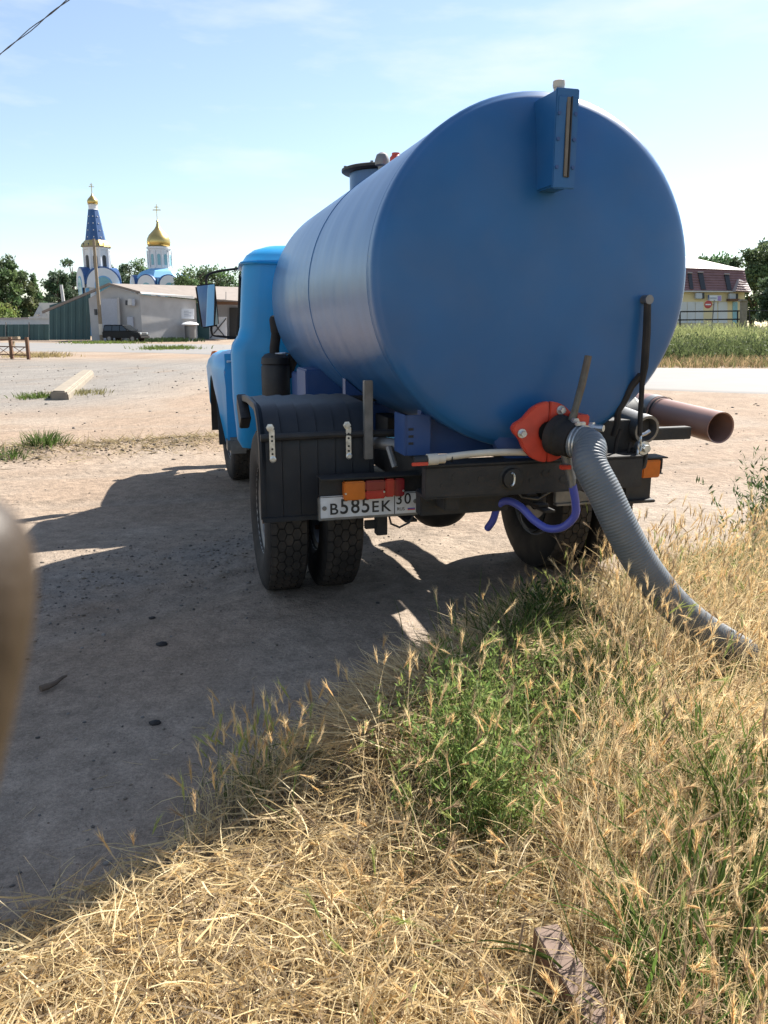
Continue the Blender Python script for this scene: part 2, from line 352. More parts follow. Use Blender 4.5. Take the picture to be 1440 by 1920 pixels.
# --- tank
TR, TZ, Y0, Y1 = .804, 1.85, -1.34, 2.03
def dish(r0, y0, dep, sgn, n=7): return [(r0 * math.cos(t), y0 + sgn * dep * math.sin(t)) for t in np.linspace(0, math.pi / 2 * .985, n)]
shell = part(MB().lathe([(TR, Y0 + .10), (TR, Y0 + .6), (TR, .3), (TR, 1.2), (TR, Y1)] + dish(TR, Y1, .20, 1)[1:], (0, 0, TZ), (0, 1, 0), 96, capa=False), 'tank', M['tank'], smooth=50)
endc = part(MB().lathe([(TR - .002, Y0 + .10), (TR + .004, Y0 + .094), (TR + .004, Y0 + .015), (TR - .004, Y0)] + [(r, y) for r, y in dish(TR - .012, Y0 - .006, .11, -1, 16)], (0, 0, TZ), (0, 1, 0), 96, capa=False), 'tank_end', M['tank2'], smooth=50)
for y in (Y0 + .105, .28):
    sm = MB().lathe([(TR - .002, -.006), (TR + .0035, -.003), (TR + .0035, .003), (TR - .002, .006)], (0, y, TZ), (0, 1, 0), 96, False, False).build('weld_seam', M['tank2'], shell, smooth=60)
# --- filler hatch and valves on top
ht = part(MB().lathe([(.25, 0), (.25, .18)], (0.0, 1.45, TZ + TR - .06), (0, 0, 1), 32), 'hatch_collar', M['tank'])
MB().lathe([(.0, .0), (.30, 0), (.312, .008), (.312, .026), (.29, .034), (.0, .045)], (0, 1.45, TZ + TR + .125), (0, 0, 1), 32, False, False).build('hatch_lid', M['frame'], ht)
b = MB()
for a in range(0, 360, 60): b.cyl((.29 * math.cos(R(a)), 1.45 + .29 * math.sin(R(a)), 2.79), (.29 * math.cos(R(a)), 1.45 + .29 * math.sin(R(a)), 2.822), .012, n=8)
b.each('clamp', M['steel'], ht)
vv = part(MB().lathe([(.03, 0), (.03, .12), (.05, .13), (.055, .16), (.04, .20), (.015, .215)], (-.11, 1.04, TZ + TR - .02), (0, 0, 1), 16), 'relief_valve', M['steel'])
part(MB().lathe([(.03, 0), (.03, .10), (.042, .105), (.042, .15), (.028, .165), (.028, .18)], (-.06, .86, TZ + TR - .02), (0, 0, 1), 16), 'valve_cap', M['red'])
# --- sight gauge on the rear dish
gauge = part(MB().prism([(-.076, -1.33, 2.215), (-.076, -1.60, 2.215), (-.076, -1.61, 2.57), (-.076, -1.585, 2.595), (-.076, -1.28, 2.60)], (.094, 0, 0)), 'level_gauge', M['tank2'], bevel=.006)
MB().b2((-.082, -1.592, 2.205), (.024, -1.606, 2.598)).build('face_plate', M['tank2'], gauge, bevel=.004)
MB().b2((-.036, -1.6065, 2.25), (-.016, -1.612, 2.565)).build('sight_glass', M['amber'], gauge, bevel=.003)
MB().b2((-.0155, -1.6065, 2.25), (-.0105, -1.616, 2.565)).build('glass_edge', M['frame'], gauge)
for z in (2.29, 2.40, 2.50):
    for x in (-.066, .009): MB().cyl((x, -1.605, z), (x, -1.611, z), .008, n=8).build('bolt', M['bluep'], gauge)
MB().lathe([(.022, 0), (.021, .022), (.024, .024), (.026, .034), (.025, .05), (.018, .053)], (-.04, -1.54, 2.59), (0, 0, 1), 18).build('breather_cap', M['white'], gauge)
# --- outlet valve
bos = part(MB().lathe([(.20, 0), (.20, .06), (.175, .075), (.12, .08)], (-.02, -1.30, 1.165), (0, -1, 0), 40), 'outlet_boss', M['bluep'], bevel=.004)
ov = part(MB().lathe([(.09, 0), (.09, .16)], (-.01, -1.36, 1.15), (0, -1, 0), 28), 'outlet_valve', M['frame'])
def half(sgn):
    pts = []
    for t in np.linspace(-89, 89, 25):
        r = .142 + (.045 * math.exp(-((t - 8) / 13) ** 2)); pts.append((sgn * r * math.cos(R(t)), r * math.sin(R(t))))
    pts += [(sgn * .05 * math.cos(R(t)), .05 * math.sin(R(t))) for t in np.linspace(89, -89, 9)]
    return MB().prism([(-.01 + x, -1.505, 1.15 + z) for x, z in pts], (0, -.035, 0))
for sgn in (-1, 1):
    fl = half(sgn).build('flange_half', M['red'], ov, bevel=.005)
bl = MB()
for x, z in ((-.148, 1.150), (.128, 1.168), (.045, 1.252)): bl.cyl((x, -1.50, z), (x, -1.572, z), .014, n=6); bl.cyl((x, -1.54, z), (x, -1.548, z), .022, n=12)
bl.each('flange_bolt', M['zinc'], ov)
MB().b2((.085, -1.50, 1.12), (.155, -1.62, 1.235)).build('clamp_block', M['red'], ov, bevel=.006)
MB().cyl((.13, -1.56, 1.175), (.205, -1.66, 1.175), .016, n=8).cyl((.16, -1.60, 1.175), (.175, -1.62, 1.175), .028, n=6).each('wing_bolt', M['zinc'], ov)
MB().lathe([(.086, 0), (.096, .01), (.096, .05), (.084, .06), (.080, .125), (.070, .13)], (0.022, -1.535, 1.142), (.42, -1, -.20), 28).build('coupling', M['rubber'], ov)
lev = part(MB().tube([(.075, -1.60, 1.21), (.085, -1.605, 1.26), (.115, -1.60, 1.37), (.145, -1.59, 1.50)], [.022, .016, .018, .017], 8), 'valve_lever', M['lever'])
MB().cyl((.075, -1.57, 1.205), (.075, -1.64, 1.205), .020, n=6).build('pivot_bolt', M['zinc'], lev)
# --- chassis
MB().b2((-.47, -1.40, .77), (-.39, 5.0, .95)).b2((.39, -1.40, .77), (.47, 5.0, .95)).each('chassis_rail', M['frame'], truck, bevel=.006)
MB().b2((-.40, -.15, .955), (-.30, 2.2, 1.075)).b2((.30, -.15, .955), (.40, 2.2, 1.075)).each('tank_cradle', M['frame'], truck, bevel=.004)
rb = part(MB().b2((-.585, -1.40, .845), (.56, -1.46, 1.00)).b2((-.585, -1.30, .985), (.56, -1.46, 1.004)).b2((-.585, -1.30, .842), (.56, -1.46, .856)), 'rear_crossmember', M['frame'], bevel=.003)
hb = MB()
for x, r in ((-.50, .012), (-.44, .017), (-.36, .011), (-.31, .014), (-.05, .011), (.02, .016), (.05, .01), (.12, .018), (.3, .012)): hb.cyl((x, -1.456, .925 + .02 * math.sin(40 * x)), (x, -1.4625, .925 + .02 * math.sin(40 * x)), r, n=12)
hb.each('bolt_hole', M['black'], rb)
MB().lathe([(.062, 0), (.062, .004), (.05, .006), (.048, .03), (.03, .032)], (-.155, -1.458, .925), (0, -1, 0), 20).build('tow_socket', M['black'], rb)
MB().tube([(-.165 + .012 * math.cos(t), -1.495 , .925 + .03 * math.sin(t)) for t in np.linspace(-2, 2, 10)], .005, 6).build('tow_spring', M['zinc'], rb)
part(MB().b2((-.55, -1.28, .72), (-.08, -1.20, .845)), 'under_beam', M['frame'], bevel=.005)
part(MB().b2((-.40, -1.36, .86), (.20, -1.30, .94)), 'rear_channel', M['frame'], bevel=.004)
# axle with banjo
ax = part(MB().cyl((-1.05, 0, .51), (1.05, 0, .51), .085, n=16), 'rear_axle', M['frame'])
MB().lathe([(.03, -.20), (.12, -.17), (.19, -.09), (.215, 0), (.19, .09), (.12, .2), (.07, .35)], (0, 0, .525), (0, 1, 0), 28).build('differential', M['frame'], ax)
part(MB().cyl((0, .3, .55), (0, 3.0, .68), .045, n=12), 'drive_shaft', M['frame'])
for sx in (-1, 1):
    sp = MB()
    for k in range(8): sp.b2((sx * .43 - .035, -(.75 - .08 * k), .555 + .016 * k), (sx * .43 + .035, .75 - .08 * k, .569 + .016 * k))
    sp.each('leaf_spring', M['frame'], truck)
part(MB().tube([(-.62, -.95, .66), (-.60, -.93, .60), (-.55, -.92, .575), (-.50, -.93, .60), (-.46, -.95, .68)], .006, 6), 'lamp_wiring', M['wire'])
part(MB().tube([(-.05, -1.25, .84), (.02, -1.22, .77), (.12, -1.2, .75), (.22, -1.2, .80), (.26, -1.22, .86)], .005, 6), 'brake_pipe', M['steel'])
MB().b2((-.66, -.86, .52), (-.60, -.80, .66)).b2((-.72, -.84, .555), (-.63, -.81, .60)).each('stop_bracket', M['frame'], truck, bevel=.003)
# --- wheels
def make_wheel():
    w = bpy.data.objects.new('rear_wheel', None); C.objects.link(w); w.parent = truck
    half = [(.262, .088), (.275, .10), (.31, .118), (.38, .128), (.44, .124), (.475, .116), (.490, .106), (.494, .092)]
    prof = [(r, -x) for r, x in half] + [(.497, 0)] + [(r, x) for r, x in half[::-1]]
    ty = MB().lathe(prof, (0, 0, 0), (1, 0, 0), 72, False, False).build('tyre', M['rubber'], w, smooth=40)
    tr = MB(); ncol = 44; rows_ = [-.088, -.044, 0, .044, .088]
    for j, xr in enumerate(rows_):
        for k in range(ncol):
            t0 = 2 * math.pi * (k + .5 * (j % 2)) / ncol; dt = 2 * math.pi * .511 / ncol; sc = .90
            pts = [(xr + sc * px_ * .044, sc * pt * dt) for px_, pt in ((.667, 0), (.333, .5), (-.333, .5), (-.667, 0), (-.333, -.5), (.333, -.5))]
            if j in (0, 4): pts = [(min(max(px_, -.104), .104), pt) for px_, pt in pts]
            lo, hi = [], []
            for px_, pt in pts:
                an = t0 + pt / .51; rr = .508 - .35 * max(0, abs(px_) - .08)
                lo.append((px_, .490 * math.cos(an), .490 * math.sin(an))); hi.append((px_ * .995, rr * math.cos(an), rr * math.sin(an)))
            tr.add(lo + hi, [tuple(range(6, 12))] + [(q, (q + 1) % 6, 6 + (q + 1) % 6, 6 + q) for q in range(6)])
    o = tr.build('tread', M['tread'], w, smooth=0)
    MB().lathe([(.10, -.03), (.11, -.06), (.17, -.055), (.21, .02), (.235, .075), (.262, .085), (.275, .100), (.285, .099), (.268, .07), (.25, -.08), (.262, -.10)], (0, 0, 0), (-1, 0, 0), 36, True, False).build('rim', M['steel'], w)
    nb = MB()
    for k in range(8): a = k * math.pi / 4; nb.cyl((-.085, .14 * math.cos(a), .14 * math.sin(a)), (.05, .14 * math.cos(a), .14 * math.sin(a)), .014, n=6)
    nb.each('wheel_nut', M['rust'], w)
    return w
w0 = make_wheel(); w0.location = (-1.085, 0, .502)
for x, rot in ((-.755, .13), (.755, 1.31), (1.05, 2.2)):
    w = copy_tree(w0, truck); w.location = (x, 0, .502); w.rotation_euler = (rot, 0, math.pi if x > 0 else 0)
for x in (-.98, .98):
    w = copy_tree(w0, truck); w.name = 'front_wheel'; w.location = (x, 3.80, .502); w.rotation_euler = (.7, 0, (math.pi if x > 0 else 0) + .05)
part(MB().cyl((-.9, 3.8, .48), (.9, 3.8, .48), .06, n=10), 'front_axle', M['frame'])
# --- rear mudguards
def guard_path():
    p = [(.06, 1.205), (-.1, 1.218), (-.3, 1.226), (-.45, 1.222)]
    p += [(-.58 - .22 * math.sin(t), 1.0 + .222 * math.cos(t)) for t in np.linspace(.12, math.pi / 2, 9)]
    p += [(-.805, .85), (-.80, .72), (-.795, .635)]
    return np.array(p)
def mudguard(x0, x1, nm):
    pth = guard_path(); T = np.gradient(pth, axis=0); T /= np.linalg.norm(T, axis=1)[:, None]; Nn = np.stack([T[:, 1], -T[:, 0]], 1)
    Nn *= np.where((Nn * (pth - np.array([0, .6]))).sum(1) < 0, -1, 1)[:, None]
    xs, hs = [], []; w = x1 - x0; nr = max(2, round(w / .095)); 
    xs += [x0 - .002, x0, x0 + .012, x0 + .03]; hs += [-.02, .012, .016, .004]
    for k in range(nr):
        a = x0 + .03 + (w - .05) * k / nr; d = (w - .05) / nr
        xs += [a + .004, a + .3 * d, a + .75 * d, a + d - .008, a + d - .004]; hs += [0, .005, .009, .012, -.001]
    xs += [x1]; hs += [0]
    grid = []
    for i, (q, nn) in enumerate(zip(pth, Nn)):
        fade = 1.0 if q[1] > 1.02 else max(.3, 1 - (1.02 - q[1]) * 3.0)
        grid.append([(x, q[0] + nn[0] * h * fade, q[1] + nn[1] * h * fade) for x, h in zip(xs, hs)])
    return MB().sheet(grid).build(nm, M['guard'], truck, smooth=30, solid=.006)
mg = mudguard(-1.275, -.66, 'mudguard')
MB().b2((-1.268, -.812, .62), (-.67, -.79, .645)).build('guard_lip', M['guard'], mg, bevel=.004)
mg2 = mudguard(.71, 1.02, 'mudguard')
MB().b2((.42, -.83, .63), (.72, -.80, .76)).b2((.42, -.845, .615), (.72, -.80, .629)).build('stiffener_plate', M['steel'], mg2, bevel=.003)
MB().b2((.71, -.88, .62), (1.02, -.80, .645)).build('guard_lip', M['guard'], mg2, bevel=.004)
MB().tube([(-1.27, -.845, 1.075), (-.9, -.85, 1.08), (-.4, -.87, 1.08)], .020, 10).tube([(-1.27, .02, 1.185), (-.4, .02, 1.185)], .02, 8).each('guard_support', M['frame'], truck)
part(MB().prism([(-1.30, -.15, 1.10), (-1.30, .10, 1.225), (-1.30, .14, 1.15), (-1.30, .0, 1.02)], (.06, 0, 0)), 'guard_bracket', M['frame'], bevel=.006)
for x in (-1.215, -.815):
    br = part(MB().b2((x - .014, -.872, .97), (x + .014, -.866, 1.12)).b2((x - .014, -.872, 1.045), (x + .014, -.86, 1.05)), 'strap_bracket', M['zinc'], bevel=.002)
    MB().lathe([(.021, 0), (.021, .004), (.011, .005), (.011, .014)], (x - .008, -.868, 1.13), (0, -1, 0), 6).build('washer', M['zinc'], br)
    MB().lathe([(.017, 0), (.017, .005), (.010, .007), (.010, .012)], (x + .002, -.868, .967), (0, -1, 0), 14).build('bolt_head', M['zinc'], br)
    hh = MB()
    for z in (.995, 1.02, 1.062, 1.085): hh.cyl((x, -.868, z), (x, -.8735, z), .006, n=10)
    hh.each('slot', M['black'], br)
# --- rear lamps and number plate
def lampboard(x0, x1, zc, flip):
    o = part(MB().b2((x0, -1.02, zc - .045), (x1, -1.035, zc + .05)).b2((x0, -.96, zc + .045), (x1, -1.085, zc + .053)).b2((x0, -1.0, zc - .05), (x1, -1.05, zc - .043)), 'lamp_board', M['frame'], bevel=.002)
    return o
lb = lampboard(-1.005, -.468, .838, 1)
LZ = .832
def lens(x0, x1, z0, z1, nm, m, par, y=-1.036, d=.05): return MB().b2((x0, y, z0), (x1, y - d, z1)).build(nm, m, par, bevel=.006)
lens(-.890, -.780, LZ - .056, LZ + .040, 'turn_lens', M['orange'], lb)
lens(-.779, -.674, LZ - .012, LZ + .040, 'reflector_lens', M['dred'], lb)
lens(-.779, -.674, LZ - .056, LZ - .013, 'brake_lens', M['lred'], lb)
lens(-.673, -.625, LZ - .050, LZ + .044, 'tail_lens', M['lred'], lb)
lens(-.624, -.572, LZ - .050, LZ + .044, 'reverse_lens', M['dred'], lb)
sc_ = MB()
for x in (-.882, -.682, -.58): sc_.cyl((x, -1.08, LZ - .02), (x, -1.090, LZ - .02), .005, n=8)
sc_.each('lens_screw', M['zinc'], lb)
pl = part(MB().b2((-1.018, -1.035, .668), (-.482, -1.045, .792)), 'number_plate_frame', M['steel'], bevel=.012)
MB().b2((-1.005, -1.0452, .683), (-.488, -1.049, .797)).build('number_plate', M['plate'], pl, bevel=.004)
MB().b2((-.618, -1.0492, .684), (-.614, -1.0502, .796)).build('plate_divider', M['black'], pl)
dg_ = bpy.context.evaluated_depsgraph_get
def text(body, x, z, h, parent, m, nm='character', w=1.0, y=-1.0505, bold=.0):
    cu = bpy.data.curves.new('lettering', 'FONT'); cu.body = body; cu.size = 1.0; cu.extrude = .004; cu.offset = bold
    t = bpy.data.objects.new('lettering', cu); C.objects.link(t); bpy.context.view_layer.update()
    me = bpy.data.meshes.new_from_object(t.evaluated_get(dg_())); bpy.data.objects.remove(t)
    co = np.zeros(len(me.vertices) * 3, np.float32); me.vertices.foreach_get('co', co); co = co.reshape(-1, 3)
    mn, mx_ = co.min(0), co.max(0); s = h / (mx_[1] - mn[1])
    out = np.stack([x + (co[:, 0] - mn[0]) * s * w, y - co[:, 2] * .2, z + (co[:, 1] - mn[1]) * s], 1)
    me.vertices.foreach_set('co', out.astype(np.float32).ravel()); me.update(); me.materials.clear(); me.materials.append(m)
    return link(nm, me, parent)
xx = -.955
for chx, hgt, wd in (('B', .058, .052), ('5', .078, .056), ('8', .078, .056), ('5', .078, .056), ('E', .058, .050), ('K', .058, .052)):
    text(chx, xx, .700, hgt, pl, M['black'], w=1.02 if hgt < .06 else .90, bold=.012); xx += wd
text('3', -.606, .733, .058, pl, M['black'], w=.95, bold=.01); text('0', -.563, .733, .058, pl, M['black'], w=.95, bold=.01)
text('RUS', -.602, .700, .017, pl, M['black'], bold=.0)
MB().b2((-.545, -1.0492, .7055), (-.505, -1.0502, .711)).build('flag_stripe', M['pblue'], pl); MB().b2((-.545, -1.0492, .699), (-.505, -1.0502, .7052)).build('flag_stripe', M['pred'], pl)
MB().lathe([(.012, 0), (.012, .003)], (-.985, -1.049, .735), (0, -1, 0), 10).lathe([(.012, 0), (.012, .003), (.006, .005)], (-.503, -1.049, .745), (0, -1, 0), 10).each('plate_screw', M['steel'], pl)
lb2 = lampboard(.47, .97, .866, -1)
lens(.63, .735, .805, .900, 'brake_lens', M['dred'], lb2); lens(.736, .812, .805, .900, 'tail_lens', M['lred'], lb2); lens(.813, .925, .805, .905, 'turn_lens', M['orange'], lb2)
lens(.935, .972, .835, .905, 'end_cap', M['rubber'], lb2, -1.0, .04)
MB().b2((.78, -.98, .655), (.945, -.94, .81)).b2((.70, -1.02, .645), (.955, -.93, .662)).each('lamp_bracket', M['frame'], truck, bevel=.004)
# --- small plumbing at the rear
wp = part(MB().tube([tuple((-.56 + .49 * t, -1.475, 1.036 + .012 * t + .012 * math.sin(math.pi * t))) for t in np.linspace(0, 1, 12)], .0165, 12), 'drain_tube', M['white'])
MB().cyl((-.585, -1.475, 1.035), (-.535, -1.475, 1.036), .027, n=16).cyl((-.535, -1.475, 1.036), (-.50, -1.475, 1.037), .022, n=16).each('tube_fitting', M['white'], wp)
MB().cyl((-.47, -1.475, 1.038), (-.465, -1.475, 1.038), .0185, n=14).build('tube_clip', M['black'], wp)
MB().cyl((-.645, -1.47, 1.03), (-.585, -1.475, 1.035), .022, n=12).build('tap_body', M['frame'], wp)
MB().b2((-.665, -1.50, 1.012), (-.585, -1.492, 1.028)).build('tap_handle', M['red'], wp, bevel=.003)
bb = part(MB().b2((-.60, -1.20, 1.01), (-.475, -1.19, 1.21)).b2((-.61, -1.20, 1.01), (-.60, -1.02, 1.21)), 'blue_bracket', M['bluep'], bevel=.003)
MB().b2((-.590, -1.204, 1.135), (-.565, -1.2005, 1.147)).b2((-.590, -1.204, 1.10), (-.565, -1.2005, 1.112)).b2((-.590, -1.204, 1.065), (-.565, -1.2005, 1.077)).each('bracket_slot', M['black'], bb)
part(MB().b2((-.735, -.90, .95), (-.690, -.86, 1.36)), 'tank_post', M['steel'], bevel=.003)
MB().cyl((-.70, -.75, 1.03), (-.50, -1.05, 1.02), .035, n=12).cyl((-.62, -.95, 1.02), (-.60, -1.0, .92), .018, n=8).cyl((-.56, -1.0, 1.09), (-.52, -1.04, 1.05), .03, n=10).each('brake_cylinder', M['steel'], truck)
part(MB().b2((-.95, .9, .60), (-.52, 1.75, 1.0)), 'fuel_tank', M['frame'], bevel=.03)
MB().b2((-.72, .95, 1.0), (-.42, 1.35, 1.32)).b2((-.66, 1.4, 1.0), (-.50, 2.0, 1.25)).each('pump_box', M['bluep'], truck, bevel=.01)
part(MB().prism([(-.60, .15, .955), (-.60, .15, 1.30), (-.40, .15, 1.13), (.40, .15, 1.13), (.60, .15, 1.30), (.60, .15, .955)], (0, .08, 0)), 'tank_saddle', M['bluep'])
part(MB().prism([(-.60, 1.3, .955), (-.60, 1.3, 1.30), (-.40, 1.3, 1.13), (.40, 1.3, 1.13), (.60, 1.3, 1.30), (.60, 1.3, .955)], (0, .08, 0)), 'tank_saddle', M['bluep'])
part(MB().prism([(-.50, -1.12, 1.0), (-.50, -1.12, 1.25), (-.3, -1.12, 1.10), (.3, -1.12, 1.10), (.50, -1.12, 1.25), (.50, -1.12, 1.0)], (0, .06, 0)), 'tank_saddle', M['bluep'])
th_ = part(MB().cyl((.055, -1.59, 1.06), (.09, -1.60, .93), .026, .022, n=14).cyl((.09, -1.60, .93), (.095, -1.60, .895), .018, n=12), 'bleed_tap', M['steel'])
MB().b2((.02, -1.63, .985), (.07, -1.60, 1.005)).build('tap_handle', M['red'], th_, bevel=.003)
bh = np.array([(.095, -1.60, .905), (.105, -1.59, .82), (.10, -1.57, .745), (.05, -1.52, .68), (-.02, -1.47, .665), (-.09, -1.42, .70), (-.15, -1.36, .755), (-.21, -1.30, .775), (-.26, -1.26, .745), (-.285, -1.22, .66), (-.30, -1.15, .60)])
bh[:, 0] += np.linspace(0, .165, len(bh)); part(MB().tube(smoothline(bh, 5), .0195, 12), 'bleed_hose', M['bhose'])
part(MB().tube(smoothline(np.array([(.02, -1.2, .68), (.05, -1.2, .6), (.12, -1.2, .56), (.22, -1.2, .60)]), 4), .005, 6), 'drip_wire', M['wire'])
# carrier arm, grey outlet pipe, rubber loops on the right
arm = part(MB().b2((.40, -1.24, 1.04), (.99, -1.18, 1.105)).b2((.40, -1.28, .96), (.70, -1.14, 1.16)), 'pipe_carrier', M['frame'], bevel=.004)
gpipe = part(MB().lathe([(.07, 0), (.07, .5), (.074, .51), (.074, .56), (.060, .56), (.058, .3)], (.60, -.78, 1.19), (.10, -1, -.14), 24, True, True), 'exhaust_pipe', M['steel'])
part(MB().lathe([(.08, 0), (.085, .03), (.085, .09), (.06, .11)], (.63, -1.24, .905), (0, 0, 1), 18).cyl((.63, -1.24, .96), (.63, -1.36, 1.0), .022, n=10), 'oil_pot', M['rubber'])
MB().tube([(.52 + .06 * math.cos(t), -1.36, 1.02 + .13 * math.sin(t)) for t in np.linspace(2.2, 6.4, 14)], .010, 8).tube([(.58 + .05 * math.cos(t), -1.37, 1.0 + .11 * math.sin(t)) for t in np.linspace(2.6, 6.6, 14)], .008, 8).each('rubber_loop', M['rubber'], truck)
MB().cyl((.60, -1.36, 1.03), (.60, -1.40, 1.03), .035, n=12).cyl((.60, -1.40, 1.03), (.60, -1.43, 1.03), .02, n=6).each('plug', M['zinc'], truck)
st = part(MB().tube([(.515, -1.462, 1.755), (.522, -1.465, 1.6), (.53, -1.455, 1.44), (.54, -1.43, 1.36), (.55, -1.42, 1.20), (.555, -1.42, 1.10)], [.017, .019, .019, .013, .013, .012], 8), 'rubber_strap', M['rubber'])
MB().tube([(.53, -1.43, 1.40), (.50, -1.40, 1.34), (.475, -1.38, 1.26), (.455, -1.37, 1.22), (.46, -1.36, 1.15), (.45, -1.35, 1.09)], .017, 8).build('strap_tail', M['rubber'], st)
MB().cyl((.515, -1.43, 1.755), (.515, -1.48, 1.755), .022, n=12).build('strap_pin', M['steel'], st)
hk = MB()
for k in range(3): hk.tube([(.56 + .006 * (k % 2) - .012 * k * .5 + .012 * math.cos(t) * (1 if k % 2 else .4), -1.42 + .012 * math.cos(t) * (.4 if k % 2 else 1), 1.075 - .035 * k + .024 * math.sin(t)) for t in np.linspace(0, 6.3, 12)], .005, 6, False)
hk.tube([(.56, -1.42, 1.10), (.585, -1.42, 1.105), (.61, -1.42, 1.12)], .009, 6).each('chain_link', M['zinc'], st)
# --- cab
def rrect(z, hw, ya, yb, r, n=6):
    out = []
    for cx_, cy_, a0 in ((hw - r, yb - r, 0), (-hw + r, yb - r, 90), (-hw + r, ya + r, 180), (hw - r, ya + r, 270)):
        for k in range(n + 1): a = R(a0 + 90 * k / n); out.append((cx_ + r * math.cos(a), cy_ + r * math.sin(a), z))
    return out
YB = 2.44
def tp(mb, k=.082):                        # cab narrows towards the front
    mb.v = [(x * (1 - k * max(0, y - YB - .1)), y, z) for x, y, z in mb.v]; return mb
cabo = part(tp(MB().loft([rrect(.52, 1.06, YB + .06, 3.82, .10), rrect(.60, 1.10, YB + .01, 3.84, .12), rrect(1.0, 1.125, YB, 3.85, .13), rrect(1.38, 1.125, YB, 3.85, .13), rrect(1.46, 1.11, YB, 3.84, .13), rrect(1.53, 1.06, YB + .005, 3.80, .14), rrect(1.62, 1.035, YB + .01, 3.76, .15), rrect(2.0, 1.005, YB + .02, 3.56, .16), rrect(2.18, .985, YB + .025, 3.48, .17)])), 'cab', M['cab'], smooth=50)
rf = part(tp(MB().loft([rrect(2.178, 1.005, YB + .012, 3.52, .18), rrect(2.19, 1.01, YB + .008, 3.53, .18), rrect(2.20, .985, YB + .02, 3.50, .18), rrect(2.25, .95, YB + .04, 3.46, .18), rrect(2.30, .88, YB + .09, 3.38, .18), rrect(2.34, .76, YB + .18, 3.25, .18), rrect(2.36, .55, YB + .35, 3.05, .18)])), 'cab_roof', M['cab'], smooth=60)
tp(MB().loft([rrect(2.168, 1.018, YB + .000, 3.535, .18), rrect(2.178, 1.022, YB - .003, 3.54, .18)])).build('rain_gutter', M['cab'], rf)
for sx in (-1, 1):
    dr = tp(MB().sheet([[(sx * (xw + .006), y, z) for y in (2.80, 3.2, 3.66)] for z, xw in ((.72, 1.108), (1.0, 1.125), (1.38, 1.125), (1.46, 1.11), (1.52, 1.062))])).build('door', M['cab'], truck, solid=.01, smooth=50)
    tp(MB().sheet([[(sx * (xw + .004), 2.84, z), (sx * (xw + .004), yf, z)] for z, xw, yf in ((1.545, 1.055, 3.62), (1.8, 1.026, 3.52), (2.08, 1.007, 3.40))])).build('door_window', M['glass'], dr, solid=.008)
    tp(MB().tube([(sx * 1.052, 2.82, 1.54), (sx * 1.030, 2.82, 1.8), (sx * 1.012, 2.83, 2.09), (sx * 1.010, 3.41, 2.09), (sx * 1.03, 3.53, 1.8), (sx * 1.06, 3.64, 1.54)], .012, 6)).build('window_seal', M['rubber'], dr)
    tp(MB().cyl((sx * 1.13, 2.88, 1.30), (sx * 1.17, 2.88, 1.30), .012, n=8).cyl((sx * 1.165, 2.87, 1.30), (sx * 1.165, 2.99, 1.30), .010, n=8)).build('door_handle', M['zinc'], dr)
MB().prism([(-.36, YB + .004, 1.62), (.36, YB + .004, 1.62), (.34, YB + .012, 2.0), (-.34, YB + .012, 2.0)], (0, -.01, 0)).build('rear_window', M['glass'], cabo)
part(MB().prism([(-.82, 3.79, 1.58), (.82, 3.79, 1.58), (.78, 3.52, 2.09), (-.78, 3.52, 2.09)], (0, .02, .008)), 'windscreen', M['glass'])
# bonnet, wings, grille
part(MB().loft([[(x * w, y, z0 + (z1 - z0) * zz) for x, zz in ((-1, 0), (-1, .75), (-.85, .93), (-.4, 1), (.4, 1), (.85, .93), (1, .75), (1, 0))] for y, w, z0, z1 in ((3.75, .74, .8, 1.58), (4.2, .66, .8, 1.54), (4.7, .56, .8, 1.46), (4.92, .50, .82, 1.36))]), 'bonnet', M['cab'], smooth=50)
def wing(sx):
    g = []
    for y in np.linspace(3.02, 4.95, 34):
        zt = 1.385 - .10 * ((y - 3.7) / 1.2) ** 2 if y > 3.7 else 1.385 - .02 * (3.7 - y)
        if y > 4.6: zt -= 1.2 * (y - 4.6) ** 2
        dy = abs(y - 3.82); zb = .50 + math.sqrt(max(0, .62 ** 2 - dy * dy)) if dy < .62 else .50
        if y < 3.25: zb = .42
        if y > 4.42: zb = .62
        xo = 1.255 - .10 * max(0, (y - 4.3) / .6) ** 2 - .10 * max(0, (3.5 - y) / .5) ** 1.5
        row = [(.60, zt + .02), (.85, zt + .015), (xo - .13, zt - .005), (xo - .07, zt - .035), (xo - .025, zt - .09), (xo, zt - .17)]
        for k in range(1, 6): row.append((xo - .012 * k * (1.0 if zb < .7 else .3), zt - .17 + (zb - zt + .17) * k / 5))
        row.append((xo - .09, zb + .01)); g.append([(sx * x, y, z) for x, z in row])
    o = MB().sheet(g).build('front_wing', M['cab'], truck, smooth=50, solid=.008)
    MB().b2((sx * .90, 3.02, .44), (sx * 1.15, 3.04, 1.37)).build('wing_apron', M['cab'], o)
    MB().b2((sx * .95, 2.95, .40), (sx * 1.16, 3.2, .56)).build('step_plate', M['steel'], o, bevel=.03)
    MB().lathe([(.05, 0), (.055, .05), (.04, .09), (.01, .10)], (sx * 1.13, 4.70, 1.25), (0, .3, 1), 14).build('marker_lamp', M['orange'], o)
    MB().lathe([(.12, 0), (.12, .06), (.09, .10), (.02, .12)], (sx * .86, 4.90, 1.02), (0, 1, 0), 20).build('headlight', M['zinc'], o)
for sx in (-1, 1):
    wing(sx); MB().sheet([[(sx * x, 3.82 + .60 * math.cos(t), .52 + .60 * math.sin(t)) for x in (.62, 1.225)] for t in np.linspace(-.1, math.pi + .1, 16)]).build('wheel_arch_liner', M['frame'], truck, solid=.008)
gr = part(MB().b2((-.5, 4.88, .75), (.5, 4.93, 1.32)), 'grille', M['zinc'], bevel=.02)
